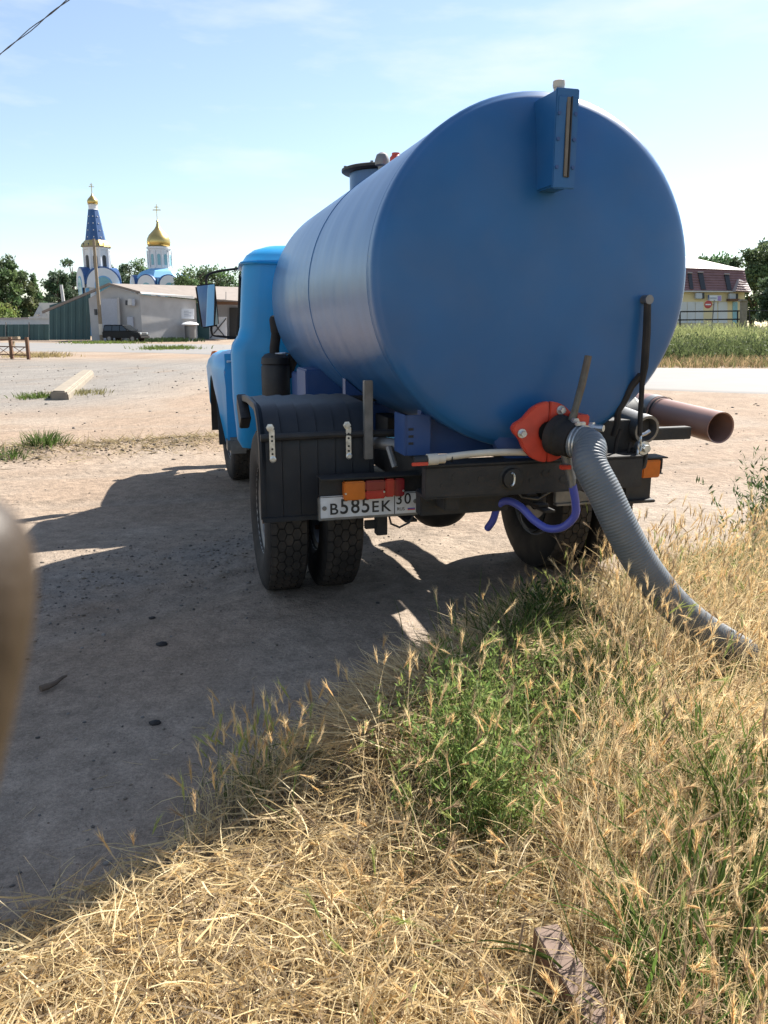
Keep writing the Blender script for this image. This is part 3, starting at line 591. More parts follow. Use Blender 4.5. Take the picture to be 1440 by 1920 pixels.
for k in range(7): MB().b2((-.46, 4.93, .80 + .07 * k), (.46, 4.945, .835 + .07 * k)).build('grille_bar', M['frame'], gr)
part(MB().b2((-1.18, 4.98, .52), (1.18, 5.06, .74)), 'front_bumper', M['white'], bevel=.02)
# mirrors
def mirror(sx, yaw):
    o = part(MB().prism([(sx * 1.18, 3.36, 2.045), (sx * 1.375, 3.36, 2.02), (sx * 1.335, 3.36, 1.605), (sx * 1.160, 3.36, 1.635)], (0, .055, 0)), 'wing_mirror', M['rubber'], bevel=.018)
    cx, cz = sx * 1.263, 1.825
    q = [(sx * 1.190, 2.030), (sx * 1.362, 2.008), (sx * 1.323, 1.620), (sx * 1.170, 1.647)]
    MB().prism([(x, 3.335 - (x - cx) * sx * math.tan(yaw), z) for x, z in q], (0, .006, 0)).build('mirror_glass', M['chrome'], o)
    MB().tube(smoothline(np.array([(sx * 1.265, 3.39, 2.03), (sx * 1.262, 3.39, 2.09), (sx * 1.22, 3.40, 2.135), (sx * 1.10, 3.41, 2.165), (sx * .92, 3.42, 2.19)]), 4), .012, 8).tube(smoothline(np.array([(sx * 1.235, 3.39, 1.63), (sx * 1.235, 3.39, 1.575), (sx * 1.20, 3.40, 1.535), (sx * .98, 3.42, 1.515)]), 4), .012, 8).build('mirror_arm', M['rubber'], o)
mirror(-1, R(8)); mirror(1, R(8))
# air filter behind the cab
af = part(MB().lathe([(.12, 0), (.125, .02), (.125, .28), (.115, .30), (.125, .31), (.12, .36), (.09, .39), (.06, .40)], (-.77, 2.20, 1.0), (0, 0, 1), 26), 'air_filter', M['frame'])
MB().tube(smoothline(np.array([(-.775, 2.20, 1.38), (-.772, 2.20, 1.45), (-.755, 2.20, 1.56), (-.745, 2.20, 1.62)]), 4), .043, 14).build('intake_stack', M['rubber'], af)
MB().lathe([(.052, 0), (.056, .02), (.056, .12), (.045, .145), (.02, .155)], (-.745, 2.20, 1.57), (-.08, 0, 1), 18).build('intake_cap', M['rubber'], af)
MB().lathe([(.062, 0), (.066, .006), (.062, .012)], (-.715, 2.13, 1.392), (0, 0, 1), 20, False, False).tube([(-.76, 2.1, 1.40), (-.70, 2.08, 1.405), (-.66, 2.10, 1.40)], .006, 6).build('hose_clamp', M['zinc'], af)
part(MB().tube(smoothline(np.array([(-.68, 2.22, 1.2), (-.60, 2.25, 1.36), (-.52, 2.2, 1.42), (-.47, 2.1, 1.30), (-.46, 2.0, 1.08)]), 5), .055, 12), 'intake_duct', M['rubber'])
part(MB().b2((-.86, 2.20, .60), (-.60, 2.40, 1.0)), 'battery_box', M['frame'], bevel=.01)

# ================================================================ suction hose
def dirn(p): return p / np.linalg.norm(p)
hs = thing('suction_hose', 'grey corrugated suction hose running from the red tank outlet down into dry grass', 'hose', gp(1385, 1240))
off = np.array(hs.location)
c0, c1 = tw((.072, -1.653, 1.118)), tw((.100, -1.72, 1.105))
hp = [c0, c1] + [at(*q) for q in ((1107, 872, 3.46), (1134, 925, 3.415), (1165, 990, 3.385), (1206, 1062, 3.38), (1262, 1132, 3.40), (1322, 1182, 3.44), (1396, 1226, 3.50))]
hp = smoothline(np.array(hp), 12); sg = np.r_[0, np.cumsum(np.linalg.norm(np.diff(hp, axis=0), axis=1))]
m_ = 760; tt = np.linspace(0, sg[-1], m_); hp = np.stack([np.interp(tt, sg, hp[:, k]) for k in range(3)], 1)
ridge = np.abs(((tt / .0135) % 1) - .5) * 2
MB().tube(hp - off, (.0748 + .0016 * np.clip(ridge * 1.6 - .3, 0, 1)) * (1 - .02 * tt / tt[-1]), 28, False).build('hose_tube', M['hose'], hs, smooth=70)
MB().tube((hp[12:] - off)[::8], .066, 20, True).build('hose_lining', M['rubber'], hs)
MB().tube(np.array([hp[4], hp[20]]) - off, .079, 28).build('hose_cuff', M['hose'], hs, bevel=.003)
for k in (5, 15): MB().tube(np.array([hp[k], hp[k + 4]]) - off, .0815, 28).build('hose_clamp', M['zinc'], hs, bevel=.002)
q = hp[6] - off; MB().box(q + np.array([.0, -.02, .087]), (.05, .02, .016), Matrix.Rotation(.4, 3, 'Z')).build('clamp_screw', M['zinc'], hs, bevel=.003)
# ================================================================ brown pipe strapped to the truck
pd = np.array([-.03, 1.0, .055]); p0 = np.array([1.125, -1.30, 1.103])
bp_ = thing('drain_pipe', 'brown plastic drain pipe with open end strapped along the side of the truck', 'pipe', tw(p0), TH)
MB().lathe([(.078, .9), (.078, .004), (.085, 0), (.0855, .01), (.0855, 2.9), (.0855, 2.91)], (0, 0, 0), pd, 40, True, True).build('pipe_body', M['pipe'], bp_)
MB().lathe([(.086, .52), (.094, .525), (.094, .66), (.090, .68), (.086, .70)], (0, 0, 0), pd, 40, False, False).build('pipe_socket', M['pipe'], bp_)
MB().lathe([(.0945, .50), (.0965, .50), (.0965, .512), (.0945, .512)], (0, 0, 0), pd, 36, False, False).build('seal_ring', M['rubber'], bp_)
MB().lathe([(.0950, .54), (.0965, .54), (.0965, .60), (.0950, .60)], (0, 0, 0), pd, 36, False, False).b2((-.115, .53, -.10), (-.085, .57, .06)).build('clamp_band', M['steel'], bp_)

# ================================================================ background, left
def pxprism(pts, Y, ext, mb=None):
    return (mb or MB()).prism([at(x, y, Y) for x, y in pts], ext)
def rel(mb, o):                            # world shape to the local space of an unrotated thing
    mb.v = [(v[0] - o.location[0], v[1] - o.location[1], v[2] - o.location[2]) for v in mb.v]; return mb
def wb(name, pts, Y, t, m, par, bev=0): return rel(pxprism(pts, Y, (0, t, 0)), par).build(name, m, par, bevel=bev)

# --- the shed
sh = thing('shed', 'long low grey plastered shed with brown sheet roof behind the parked black car', 'building', gp(262, 637.5) * [1, 1, 0])
P = lambda x, y, Y: at(x, y, Y)
def gnd_z(p): q = np.array(p, float); q[2] = -.1; return q
cL, cR, cE = P(166, 560, 88), P(262, 552, 86), P(366, 562.5, 92); rid = P(207, 536.5, 87)
m_ = MB().prism([gnd_z(cL), cL, rid, cR, gnd_z(cR)], (0, .3, 0)); rel(m_, sh).build('gable_wall', M['shed'], sh)
m_ = MB().prism([gnd_z(cR) + [.003, 0, 0], cR, cE, gnd_z(cE)], (0, .3, 0)); rel(m_, sh).build('side_wall', M['shed'], sh)
rb0, rb1 = P(215, 538.5, 96), P(470, 541, 104); ev = P(470, 574, 94)
m_ = MB().prism([rid + [-.1, -.4, .12], cR + [0, -.35, .12], cE + [0, -.4, .12], ev + [0, -.3, .35], rb1, rb0 + [0, 0, .05]], (0, 0, .14)); rel(m_, sh).build('roof', M['sroof'], sh)
m_ = MB().prism([cR + [.3, -.52, .06], cE + [0, -.55, .10], cE + [0, -.55, .40], cR + [.2, -.52, .26]], (0, .12, 0)); rel(m_, sh).build('roof_edge', M['sroof2'], sh)
m_ = MB().prism([cL + [-5.0, -.4, -1.55], rid + [0, -.45, .05], cR + [.3, -.4, .0], cR + [.3, -.4, .25], rid + [0, -.45, .32], cL + [-5.0, -.4, -1.3]], (0, .3, 0)); rel(m_, sh).build('gable_fascia', M['sroof'], sh)
wb('garage_door', [(190, 637), (190, 560), (221, 560), (223, 637)], 86.2, .3, M['sdoor'], sh)
wb('door_post', [(221.5, 637), (219, 558), (223, 558), (226, 637)], 86.05, .3, M['shed'], sh)
for nm, p, Yq, mm in (('wall_vent', [(238, 594), (239, 618), (250, 618), (249, 594)], 86.0, M['sdoor']),): wb(nm, p, Yq, .4, mm, sh)
wb('canopy_wall', [(366, 636), (366, 568), (392, 570), (392, 636)], 93, .2, M['green'], sh)
wb('back_wall', [(388, 638), (388, 560), (470, 560), (470, 638)], 100, .2, M['sdoor'], sh)
wb('doorway', [(430, 636), (430, 577), (449, 577), (449, 636)], 99.6, .2, M['dark'], sh)
wb('canopy_edge', [(404, 565), (404, 571), (470, 572), (470, 566)], 93.2, .15, M['rust'], sh)
wb('roof_stay', [(423, 547), (423, 566), (424, 566), (424, 547)], 93, .1, M['steel'], sh)
for (x, y, w, h) in ((430, 549.5, 14, 1.2), (418, 552.5, 10, 1.0)): pass
ac = thing('air_conditioner', 'white air conditioner box high on the grey shed gable', 'air conditioner', P(242, 568, 85.6))
wb('casing', [(239, 560), (239, 572.5), (247, 572.5), (247, 560)], 85.6, .4, M['sroof2'], ac, .03); wb('fan_grille', [(247.2, 560.5), (247.2, 573), (252, 573), (252, 560.5)], 85.62, .36, M['sdoor'], ac); wb('bracket', [(235, 563), (235, 572), (238.5, 572), (238.5, 563)], 85.65, .3, M['dark'], ac)
bd = thing('wall_sign', 'white notice board with faint grey lines on the shed side wall', 'sign', P(352, 588, 90.9))
wb('board', [(340, 579), (340, 597.5), (363.5, 598), (363.5, 579)], 90.3, .08, M['cwhite'], bd, .01)
for k in range(4): wb('text_line', [(345, 583 + 3 * k), (345, 584 + 3 * k), (354 + (k % 2) * 5, 584 + 3 * k), (354 + (k % 2) * 5, 583 + 3 * k)], 90.26, .03, M['sdoor'], bd)
# --- green sheet wall, green fence, pale wall, small house
gw = thing('sheet_wall', 'tall dark green sheet metal wall beside the shed', 'wall', gnd_z(P(130, 636, 90)))
for k in range(11):
    x0, x1 = 92.5 + 7 * k, 92.5 + 7 * (k + 1) - .25; top = lambda x: 572.5 - (x - 92.5) * .285
    wb('panel', [(x0, 637.5), (x0, top(x0)), (min(x1, 170), top(x1)), (min(x1, 170), 637.5)], 89.5 + .04 * (k % 2), .08, M['green'], gw)
gf = thing('sheet_fence', 'low dark green sheet metal fence left of the tall green wall', 'fence', gnd_z(P(40, 636, 92)))
for k in range(16): wb('panel', [(-60 + 9.5 * k, 638), (-60 + 9.5 * k, 609 - .035 * k * 2), (-50.8 + 9.5 * k, 608.9 - .035 * k * 2), (-50.8 + 9.5 * k, 638)], 92 + .04 * (k % 2), .08, M['green'], gf)
for x in (-40, 10, 53.5): wb('post', [(x, 638), (x, 604), (x + 1.2, 604), (x + 1.2, 638)], 91.9, .12, M['steel'], gf)
pw = thing('garden_wall', 'pale grey wall showing above the low green fence', 'wall', gnd_z(P(40, 630, 97)))
wb('wall_face', [(-60, 636), (-60, 599), (93, 597), (93, 636)], 97, .3, M['lgrey'], pw); wb('coping', [(54, 597.6), (54, 594), (93, 592.5), (93, 597.2)], 96.8, .6, M['sroof2'], pw); wb('coping', [(-60, 599), (-60, 597), (53, 595), (53, 598)], 96.85, .6, M['mtop'], pw)
hh_ = thing('small_house', 'small grey gabled house with white roof edge peeping over the pale wall', 'house', gnd_z(P(80, 630, 104)))
wb('gable', [(62, 636), (62, 594), (74.5, 570), (94, 596), (94, 636)], 104, 5, M['lgrey'], hh_)
wb('roof', [(73, 567.5), (73, 571), (95, 598), (110, 598), (108, 568)], 103.6, .5, M['sroof2'], hh_); wb('chimney', [(66, 596), (66, 589), (71, 589), (71, 596)], 103, .5, M['sroof2'], hh_)
ck = MB().cyl(P(119, 566, 95), P(114.5, 534, 95), .19, .17, 12).build('flue_pipe', M['sroof2']); tag(ck, 'thin leaning white flue pipe rising above the green wall', 'chimney')
# --- utility pole
up = thing('utility_pole', 'tall weathered utility pole with crossarm standing before the shed', 'pole', gp(191, 640.5))
MB().cyl((0, 0, -.2), (0, 0, 10.25), .20, .14, 12).build('pole_shaft', M['wood'], up)
MB().cyl((0, 0, .7), (0, 0, 1.8), .205, .203, 12).build('painted_band', M['white'], up)
MB().b2((-1.05, -.22, 9.45), (1.05, -.12, 9.58)).build('crossarm', M['wood'], up)
for x in (-1.0, -.5, .5, 1.0): MB().lathe([(.03, 0), (.03, .12), (.07, .14), (.08, .2), (.05, .27)], (x, -.17, 9.58), (0, 0, 1), 10).build('insulator', M['dark'], up)
MB().b2((-.45, -.30, 2.7), (-.2, -.05, 3.3)).build('meter_box', M['dark'], up, bevel=.02)
# --- parked car
cw = thing('parked_car', 'black boxy off-road car parked by the shed, facing right', 'car', gp(236, 641.5), R(-14))
W_ = .86
prof = [(-2.05, .42), (-2.1, .55), (-2.1, 1.02), (-1.98, 1.08), (.75, 1.08), (1.0, 1.04), (2.0, .98), (2.1, .88), (2.12, .5), (2.05, .40)]
MB().prism([(x, -W_, z) for x, z in prof], (0, 2 * W_, 0)).build('body', M['suv'], cw, bevel=.05)
MB().loft([[(-2.0, -W_ + .02, 1.07), (.95, -W_ + .02, 1.07), (.95, W_ - .02, 1.07), (-2.0, W_ - .02, 1.07)], [(-1.9, -W_ + .10, 1.66), (.25, -W_ + .10, 1.66), (.25, W_ - .10, 1.66), (-1.9, W_ - .10, 1.66)], [(-1.75, -W_ + .16, 1.72), (.1, -W_ + .16, 1.72), (.1, W_ - .16, 1.72), (-1.75, W_ - .16, 1.72)]]).build('cabin', M['suv'], cw, bevel=.02)
for sy in (-1, 1):
    for a, b, c, d in ((-1.85, -1.0, -1.8, -.98), (-.92, -.12, -.90, -.14), (-.04, .80, -.06, .20)):
        MB().prism([(a, sy * (W_ - .012), 1.14), (b, sy * (W_ - .012), 1.14), (d, sy * (W_ - .085), 1.60), (c, sy * (W_ - .085), 1.60)], (0, sy * .012, 0)).build('side_window', M['glass'], cw)
    MB().b2((.72, sy * (W_ + .02), 1.08), (.85, sy * (W_ + .18), 1.24)).build('door_mirror', M['suv'], cw, bevel=.02)
    MB().lathe([(.14, 0), (.14, .03), (.10, .05)], (2.10, sy * .60, .82), (1, 0, 0), 14).build('headlight', M['zinc'], cw)
    for x in (-1.3, 1.32):
        w_ = MB().lathe([(.22, -.10), (.34, -.11), (.365, -.06), (.365, .06), (.34, .11), (.22, .10)], (x, sy * (W_ - .06), .365), (0, 1, 0), 24, True, True).build('wheel', M['rubber'], cw)
        MB().lathe([(.21, 0), (.20, .02), (.06, .01)], (x, sy * (W_ + .045), .365), (0, sy, 0), 16).build('rim', M['steel'], w_)
MB().prism([(.96, -W_ + .10, 1.10), (.96, W_ - .10, 1.10), (.30, W_ - .18, 1.63), (.30, -W_ + .18, 1.63)], (.03, 0, .02)).build('windscreen', M['glass'], cw)
MB().b2((2.10, -W_ + .02, .42), (2.24, W_ - .02, .62)).build('bumper', M['rubber'], cw, bevel=.03); MB().b2((2.105, -.42, .72), (2.13, .42, .92)).build('grille', M['dark'], cw)
MB().lathe([(.08, 0), (.36, 0), (.36, .18), (.08, .2)], (-2.1, 0, .95), (-1, 0, 0), 20).build('spare_wheel', M['rubber'], cw)
# --- post with domed cap, gate
sp_ = thing('standpipe', 'grey post with white domed cap standing in front of the shed', 'post', gp(358, 638.9))
MB().lathe([(.62, 0), (.62, 1.35), (.55, 1.4)], (0, 0, .25), (0, 0, 1), 18).build('drum', M['steel'], sp_)
MB().lathe([(.10, 0), (.10, .5)], (0, 0, -.2), (0, 0, 1), 10).build('stem', M['steel'], sp_); MB().lathe([(.55, 0), (.92, .05), (.95, .12), (.75, .28), (.3, .38), (0.02, .4)], (0, 0, 1.65), (0, 0, 1), 20).build('cap', M['cwhite'], sp_)
gt = thing('white_gate', 'white gate with dark crossed braces next to the dark doorway', 'gate', gnd_z(P(408, 636, 95)))
wb('leaf', [(392, 636), (392, 594), (425, 594), (425, 636)], 95, .06, M['cwhite'], gt)
for a, b in (((394, 634), (424, 597)), ((394, 597), (424, 634))):
    m_ = MB().cyl(P(*a, 94.9), P(*b, 94.9), .06, n=6); rel(m_, gt).build('brace', M['dark'], gt)
# --- low railing
lf = thing('low_fence', 'low rusty metal railing with crossed panels at the roadside', 'fence', gp(30, 673))
A, B_ = gp(-90, 668.5), gp(54, 674)
def fpt(t, z): p = A + (B_ - A) * t; return (p[0], p[1], z)
for k in range(6): rel(MB().b2(np.array(fpt(k / 5, -.05)) - [.07, .07, 0], np.array(fpt(k / 5, 1.08)) + [.07, .07, 0]), lf).build('post', M['rust'], lf)
for z in (.20, .95, .60): rel(MB().tube([fpt(0, z), fpt(1, z)], .032, 6), lf).build('rail', M['rust'], lf)
for k in range(5):
    for q in ((.25, .75), (.75, .25)): rel(MB().tube([fpt(k / 5 + .03, .2 if q[0] < .5 else .6), fpt(k / 5 + .17, .6 if q[0] < .5 else .2)], .018, 5), lf).build('brace', M['rust'], lf)
yb = thing('timber_beam', 'yellowish timber lying behind the low rusty railing', 'beam', gnd_z(P(0, 650, 47)))
wb('beam_body', [(-60, 633), (-60, 642), (33, 637.5), (33, 631)], 47, .4, M['wood'], yb, .03); wb('prop', [(20, 640), (20, 650), (24, 650), (24, 640)], 47.1, .3, M['wood'], yb); wb('prop', [(-50, 640), (-50, 650), (-45, 650), (-45, 640)], 47.1, .3, M['wood'], yb)
# --- concrete log
a, b = gp(112, 750), gp(165, 705)
lg = MB().prism([a + [-.20, 0, -.1], a + [-.21, 0, .16], a + [-.16, 0, .21], a + [.15, 0, .20], a + [.20, 0, .14], a + [.21, 0, -.1]], b - a).build('concrete_beam', M['conc'], None, bevel=.03); tag(lg, 'pale concrete beam lying on the sandy ground among tufts', 'beam')

# --- bell tower and church, 140 m off
DC = 140.; Zc = lambda y: CAM_H + (610.4 - y) * DC / FPX * .98
def cross(mb, x, y, z, h):
    return mb.b2((x - .05, y - .05, z), (x + .05, y + .05, z + h)).b2((x - h * .26, y - .04, z + h * .62), (x + h * .26, y + .04, z + h * .68)).b2((x - h * .14, y - .04, z + h * .80), (x + h * .14, y + .04, z + h * .85))
bt = thing('bell_tower', 'white church bell tower with blue tented spire and small gold dome', 'bell tower', (P(188, 560, DC)[0], DC, -.4), R(33))
BW = 2.75; zs = 8.7
MB().b2((-BW, -BW, -.3), (BW, BW, zs)).build('tower_base', M['cwhite'], bt)
def barrel(axis, r, L, z, n=18):           # half-round vault
    pts = [(r * math.cos(t), r * math.sin(t)) for t in np.linspace(0, math.pi, n)]
    if axis == 'y': return MB().prism([(u, -L, z + v) for u, v in pts], (0, 2 * L, 0))
    return MB().prism([(-L, u, z + v) for u, v in pts], (2 * L, 0, 0))
for ax_, nm in (('y', 'vault_roof'), ('x', 'vault_roof')): barrel(ax_, BW + .22 - (.02 if ax_ == 'x' else 0), BW + .25, zs).build(nm, M['cblue'], bt)
for k in range(4):
    rt = Matrix.Rotation(k * math.pi / 2, 3, 'Z')
    def face(pts, d, t, nm, mm, rt=rt):
        o = MB().prism([rt @ Vector((u, -d, v)) for u, v in pts], rt @ Vector((0, -t, 0))); return o.build(nm, mm, bt)
    arch = lambda r, zb, zc, n=16: [(r, zb)] + [(r * math.cos(t), zc + r * math.sin(t)) for t in np.linspace(0, math.pi, n)] + [(-r, zb)]
    face(arch(BW - .02, zs - .5, zs), BW + .25, .10, 'gable_face', M['cwhite'])
    face(arch(1.45, 5.5, 8.7), BW + .35, .06, 'arch_trim', M['cblue2']); face(arch(1.22, 5.5, 8.7), BW + .41, .03, 'arch_window', M['teal'])
    for u in (-BW + .15, BW - .15): face([(u - .2, 0), (u - .2, zs - .6), (u + .2, zs - .6), (u + .2, 0)], BW, .12, 'pilaster', M['cblue2'])
MB().lathe([(2.55, 0), (2.35, .25), (2.2, .3)], (0, 0, zs + 2.2), (0, 0, 1), 8).build('belfry_footing', M['cblue2'], bt)
MB().lathe([(2.05, 0), (2.05, 3.4), (2.25, 3.5), (2.25, 3.8)], (0, 0, zs + 2.3), (0, 0, 1), 8).build('belfry', M['cwhite'], bt, smooth=0)
for k in range(8):
    t = k * math.pi / 4 + math.pi / 8; rt = Matrix.Rotation(t, 3, 'Z')
    w_ = MB().prism([rt @ Vector((u, -1.86, v)) for u, v in [(.34, zs + 2.8), (.34, zs + 4.5)] + [(.34 * math.cos(q), zs + 4.5 + .34 * math.sin(q)) for q in np.linspace(0, math.pi, 8)] + [(-.34, zs + 2.8)]], rt @ Vector((0, -.12, 0))).build('belfry_opening', M['dark'], bt)
    rt2 = Matrix.Rotation(k * math.pi / 4, 3, 'Z'); p = rt2 @ Vector((0, -2.08, 0)); MB().cyl((p.x, p.y, zs + 2.3), (p.x, p.y, zs + 5.8), .2, n=8).build('column', M['cwhite'], bt)
MB().lathe([(2.25, 0), (2.55, .10), (2.35, .55), (1.75, 1.15)], (0, 0, zs + 6.1), (0, 0, 1), 8).build('gilded_eave', M['gold'], bt, smooth=0)
z0 = zs + 7.15
MB().lathe([(1.72, 0), (.82, 5.0)], (0, 0, z0), (0, 0, 1), 8).build('tent_roof', M['cblue'], bt, smooth=0)
dots = MB()
for k in range(8):
    t = k * math.pi / 4 + math.pi / 8
    for j in range(4):
        f_ = .12 + .22 * j; r_ = (1.72 + (.82 - 1.72) * f_) * .925; dots.box((r_ * math.sin(t), -r_ * math.cos(t), z0 + 5 * f_), (.15, .15, .16), Matrix.Rotation(t, 3, 'Z'))
dots.each('dormer', M['cwhite'], bt)
MB().lathe([(.84, 0), (.74, .1), (.74, .75), (.86, .85)], (0, 0, z0 + 5.0), (0, 0, 1), 16).build('neck', M['cwhite'], bt)
def onion(r): return [(r * .84, 0), (r * .96, .2 * r), (r, .45 * r), (r * .95, .72 * r), (r * .80, 1.0 * r), (r * .55, 1.27 * r), (r * .32, 1.5 * r), (r * .16, 1.75 * r), (r * .07, 2.1 * r)]
MB().lathe(onion(.88), (0, 0, z0 + 5.85), (0, 0, 1), 24).build('dome', M['gold'], bt, smooth=60)
cross(MB(), 0, 0, z0 + 7.6, 1.6).build('roof_cross', M['gold'], bt)
po = MB().prism([(u - 4.6, -2.0, v) for u, v in [(1.35, -.3), (1.35, 4.4)] + [(1.35 * math.cos(t), 4.4 + 1.35 * math.sin(t)) for t in np.linspace(0, math.pi, 12)] + [(-1.35, -.3)]], (0, 3.5, 0)).build('side_porch', M['cwhite'], bt)
MB().prism([(u - 4.6, -1.8, v) for u, v in [(1.5 * math.cos(t), 4.45 + 1.5 * math.sin(t)) for t in np.linspace(0, math.pi, 12)]], (0, 3.4, 0)).build('porch_roof', M['cblue'], po)
MB().prism([(u - 4.6, -2.06, v) for u, v in [(.7, 2.0), (.7, 4.3)] + [(.7 * math.cos(t), 4.3 + .7 * math.sin(t)) for t in np.linspace(0, math.pi, 10)] + [(-.7, 2)]], (0, .1, 0)).build('porch_window', M['dark'], po)
chx = thing('church', 'white church with gold onion dome and round blue roof beside the bell tower', 'church', (P(304, 560, DC)[0], DC, -.85))
MB().lathe([(4.3, 0), (4.3, 10.3)], (0, 0, -.2), (0, 0, 1), 8).build('nave', M['cwhite'], chx, smooth=0)
MB().lathe([(4.55, 0), (4.55, .15), (3.4, 1.2), (2.0, 1.75)], (0, 0, 10.1), (0, 0, 1), 8).build('skirt_roof', M['cblue2'], chx, smooth=0)
MB().lathe([(2.1, 0), (1.9, .15), (1.82, .3), (1.82, 3.2), (2.05, 3.35), (2.05, 3.65)], (0, 0, 11.7), (0, 0, 1), 24).build('drum', M['cwhite'], chx)
for k in range(10):
    rt = Matrix.Rotation(k * math.pi / 5 + .2, 3, 'Z')
    MB().prism([rt @ Vector((u, -1.80, v)) for u, v in [(.26, 12.4), (.26, 13.9)] + [(.26 * math.cos(q), 13.9 + .26 * math.sin(q)) for q in np.linspace(0, math.pi, 8)] + [(-.26, 12.4)]], rt @ Vector((0, -.05, 0))).build('drum_window', M['teal'], chx)
    p = rt @ Vector((.57, -1.88, 0)); MB().cyl((p.x, p.y, 12.0), (p.x, p.y, 14.8), .12, n=8).build('half_column', M['cwhite'], chx)
MB().lathe(onion(1.95), (0, 0, 15.3), (0, 0, 1), 32).build('dome', M['gold'], chx, smooth=60)
MB().lathe([(.12, 0), (.25, .2), (.12, .4)], (0, 0, 19.3), (0, 0, 1), 10).build('finial', M['gold'], chx); cross(MB(), 0, 0, 19.6, 2.6).build('roof_cross', M['gold'], chx)
for k in range(8):
    t = k * math.pi / 4 + math.pi / 8 + R(8); rt = Matrix.Rotation(t, 3, 'Z')
    g_ = MB().prism([rt @ Vector((u, -4.05, v)) for u, v in [(1.75 * math.cos(q), 9.0 + 1.75 * math.sin(q)) for q in np.linspace(0, math.pi, 14)]], rt @ Vector((0, -.75, 0))).build('gable_roof', M['cblue'], chx)
    MB().prism([rt @ Vector((u, -4.78, v)) for u, v in [(1.58, 2)] + [(1.58 * math.cos(q), 9.0 + 1.58 * math.sin(q)) for q in np.linspace(0, math.pi, 14)] + [(-1.58, 2)]], rt @ Vector((0, -.1, 0))).build('gable_face', M['cwhite'], g_)
    MB().prism([rt @ Vector((u, -4.885, v)) for u, v in [(.8, 5)] + [(.8 * math.cos(q), 8.6 + .8 * math.sin(q)) for q in np.linspace(0, math.pi, 10)] + [(-.8, 5)]], rt @ Vector((0, -.03, 0))).build('gable_window', M['teal'], g_)
    p = rt @ Vector((1.82, -4.15, 0)); MB().cyl((p.x, p.y, 0), (p.x, p.y, 10.0), .22, n=8).build('pilaster', M['cblue2'], chx)
MB().b2((-9.5, -1.5, -.2), (-3.5, 2.5, 8.8)).build('link_wing', M['cwhite'], chx); MB().b2((-9.6, -1.7, 8.8), (-3.4, 2.7, 9.3)).build('link_roof', M['cblue2'], chx)

# --- the yellow building on the right, 75 m off
D2 = 75.
yh = thing('yellow_building', 'yellow shop building with maroon mansard roof beyond the fence', 'building', gnd_z(P(1340, 626, D2)))
wb('wall', [(1230, 640), (1230, 545), (1396, 546), (1396, 640)], D2, 9, M['yellow'], yh)
m_ = MB().prism([P(1225, 545, D2 - .4), P(1404, 546.5, D2 - .4), P(1396, 507, D2 + .9), P(1229, 500.5, D2 + .9)], (0, 8, 0)); rel(m_, yh).build('mansard', M['maroon'], yh)
for k in range(8):
    y0 = 543 - 5.1 * k; f_ = (545 - y0) / 44; rel(MB().tube([P(1226 + 4 * f_, y0, D2 - .43 + 1.3 * f_), P(1402.5 - 7 * f_, y0 + 1.5 + 4 * f_, D2 - .43 + 1.3 * f_)], .035, 5), yh).build('tile_course', M['maroon'], yh)
m_ = MB().prism([P(1229, 500, D2 + .7), P(1396, 506.5, D2 + .7), P(1396, 505.3, D2 + 1), P(1290, 481, D2 + 5), P(1229, 470, D2 + 6)], (0, 1.2, 0)); rel(m_, yh).build('roof_top', M['mtop'], yh)
wb('gutter', [(1225, 544.5), (1225, 547), (1404, 548), (1404, 545.7)], D2 - .6, .3, M['sroof2'], yh)
for (x0, x1, x2, x3, yt, yb_) in ((1309, 1318, 1324, 1315, 511, 542.5), (1359, 1367, 1372, 1364, 514.5, 543.5), (1290, 1297, 1300.5, 1294, 512, 541.5)):
    f0, f1 = (545 - yt) / 44, (545 - yb_) / 44
    w_ = rel(MB().prism([P(x0, yt, D2 - .5 + 1.3 * f0), P(x1, yt + .5, D2 - .5 + 1.3 * f0), P(x2, yb_ + .5, D2 - .5 + 1.3 * f1), P(x3, yb_, D2 - .5 + 1.3 * f1)], (0, .4, 0)), yh).build('window', M['dark'], yh)
    rel(MB().tube([P(x0 - 1, yt - 1, D2 - .55 + 1.3 * f0), P(x1 + 1, yt - .5, D2 - .55 + 1.3 * f0)], .07, 6), yh).build('lintel', M['mtop'], w_)
m_ = MB().prism([P(1379, 546.5, D2 - 1.2), P(1410, 548, D2 - 1.2), P(1401, 530, D2 - .1), P(1386, 523, D2 - .1)], (0, .8, 0)); rel(m_, yh).build('porch_roof', M['mtop'], yh)
for k in range(5): rel(MB().tube([P(1380 + 1.4 * k, 545 - 4.4 * k, D2 - 1.25 + .22 * k), P(1408 - 2.0 * k, 546 - 4 * k, D2 - 1.25 + .22 * k)], .06, 5), yh).build('tile_course', M['maroon'], yh)
for k, (x0, x1) in enumerate(((1272, 1288), (1289, 1303), (1304, 1319), (1337, 1345), (1347, 1364), (1374, 1383))):
    wb('shopfront', [(x0, 606), (x0, 566), (x1, 566), (x1, 606)], D2 - .06, .1, M['panel'] if k != 5 else M['teal'], yh)
wb('awning', [(1369, 560), (1369, 564.5), (1388, 564.5), (1387, 560)], D2 - .9, .8, M['rust'], yh)
for k, (x, y, nn) in enumerate(((1305, 549, 'grey air conditioner on the yellow wall near the tank'), (1368, 550, 'grey air conditioner above the brown awning'))):
    a_ = thing('air_conditioner', nn, 'air conditioner', P(x, y, D2 - .5), 0, 'air conditioners on the yellow building'); wb('casing', [(x, y), (x, y + 11), (x + 12, y + 11), (x + 12, y)], D2 - .5, .4, M['lgrey'], a_, .03); wb('fan_grille', [(x + 12.3, y), (x + 12.3, y + 11), (x + 16, y + 11), (x + 16, y)], D2 - .48, .36, M['dark'], a_)
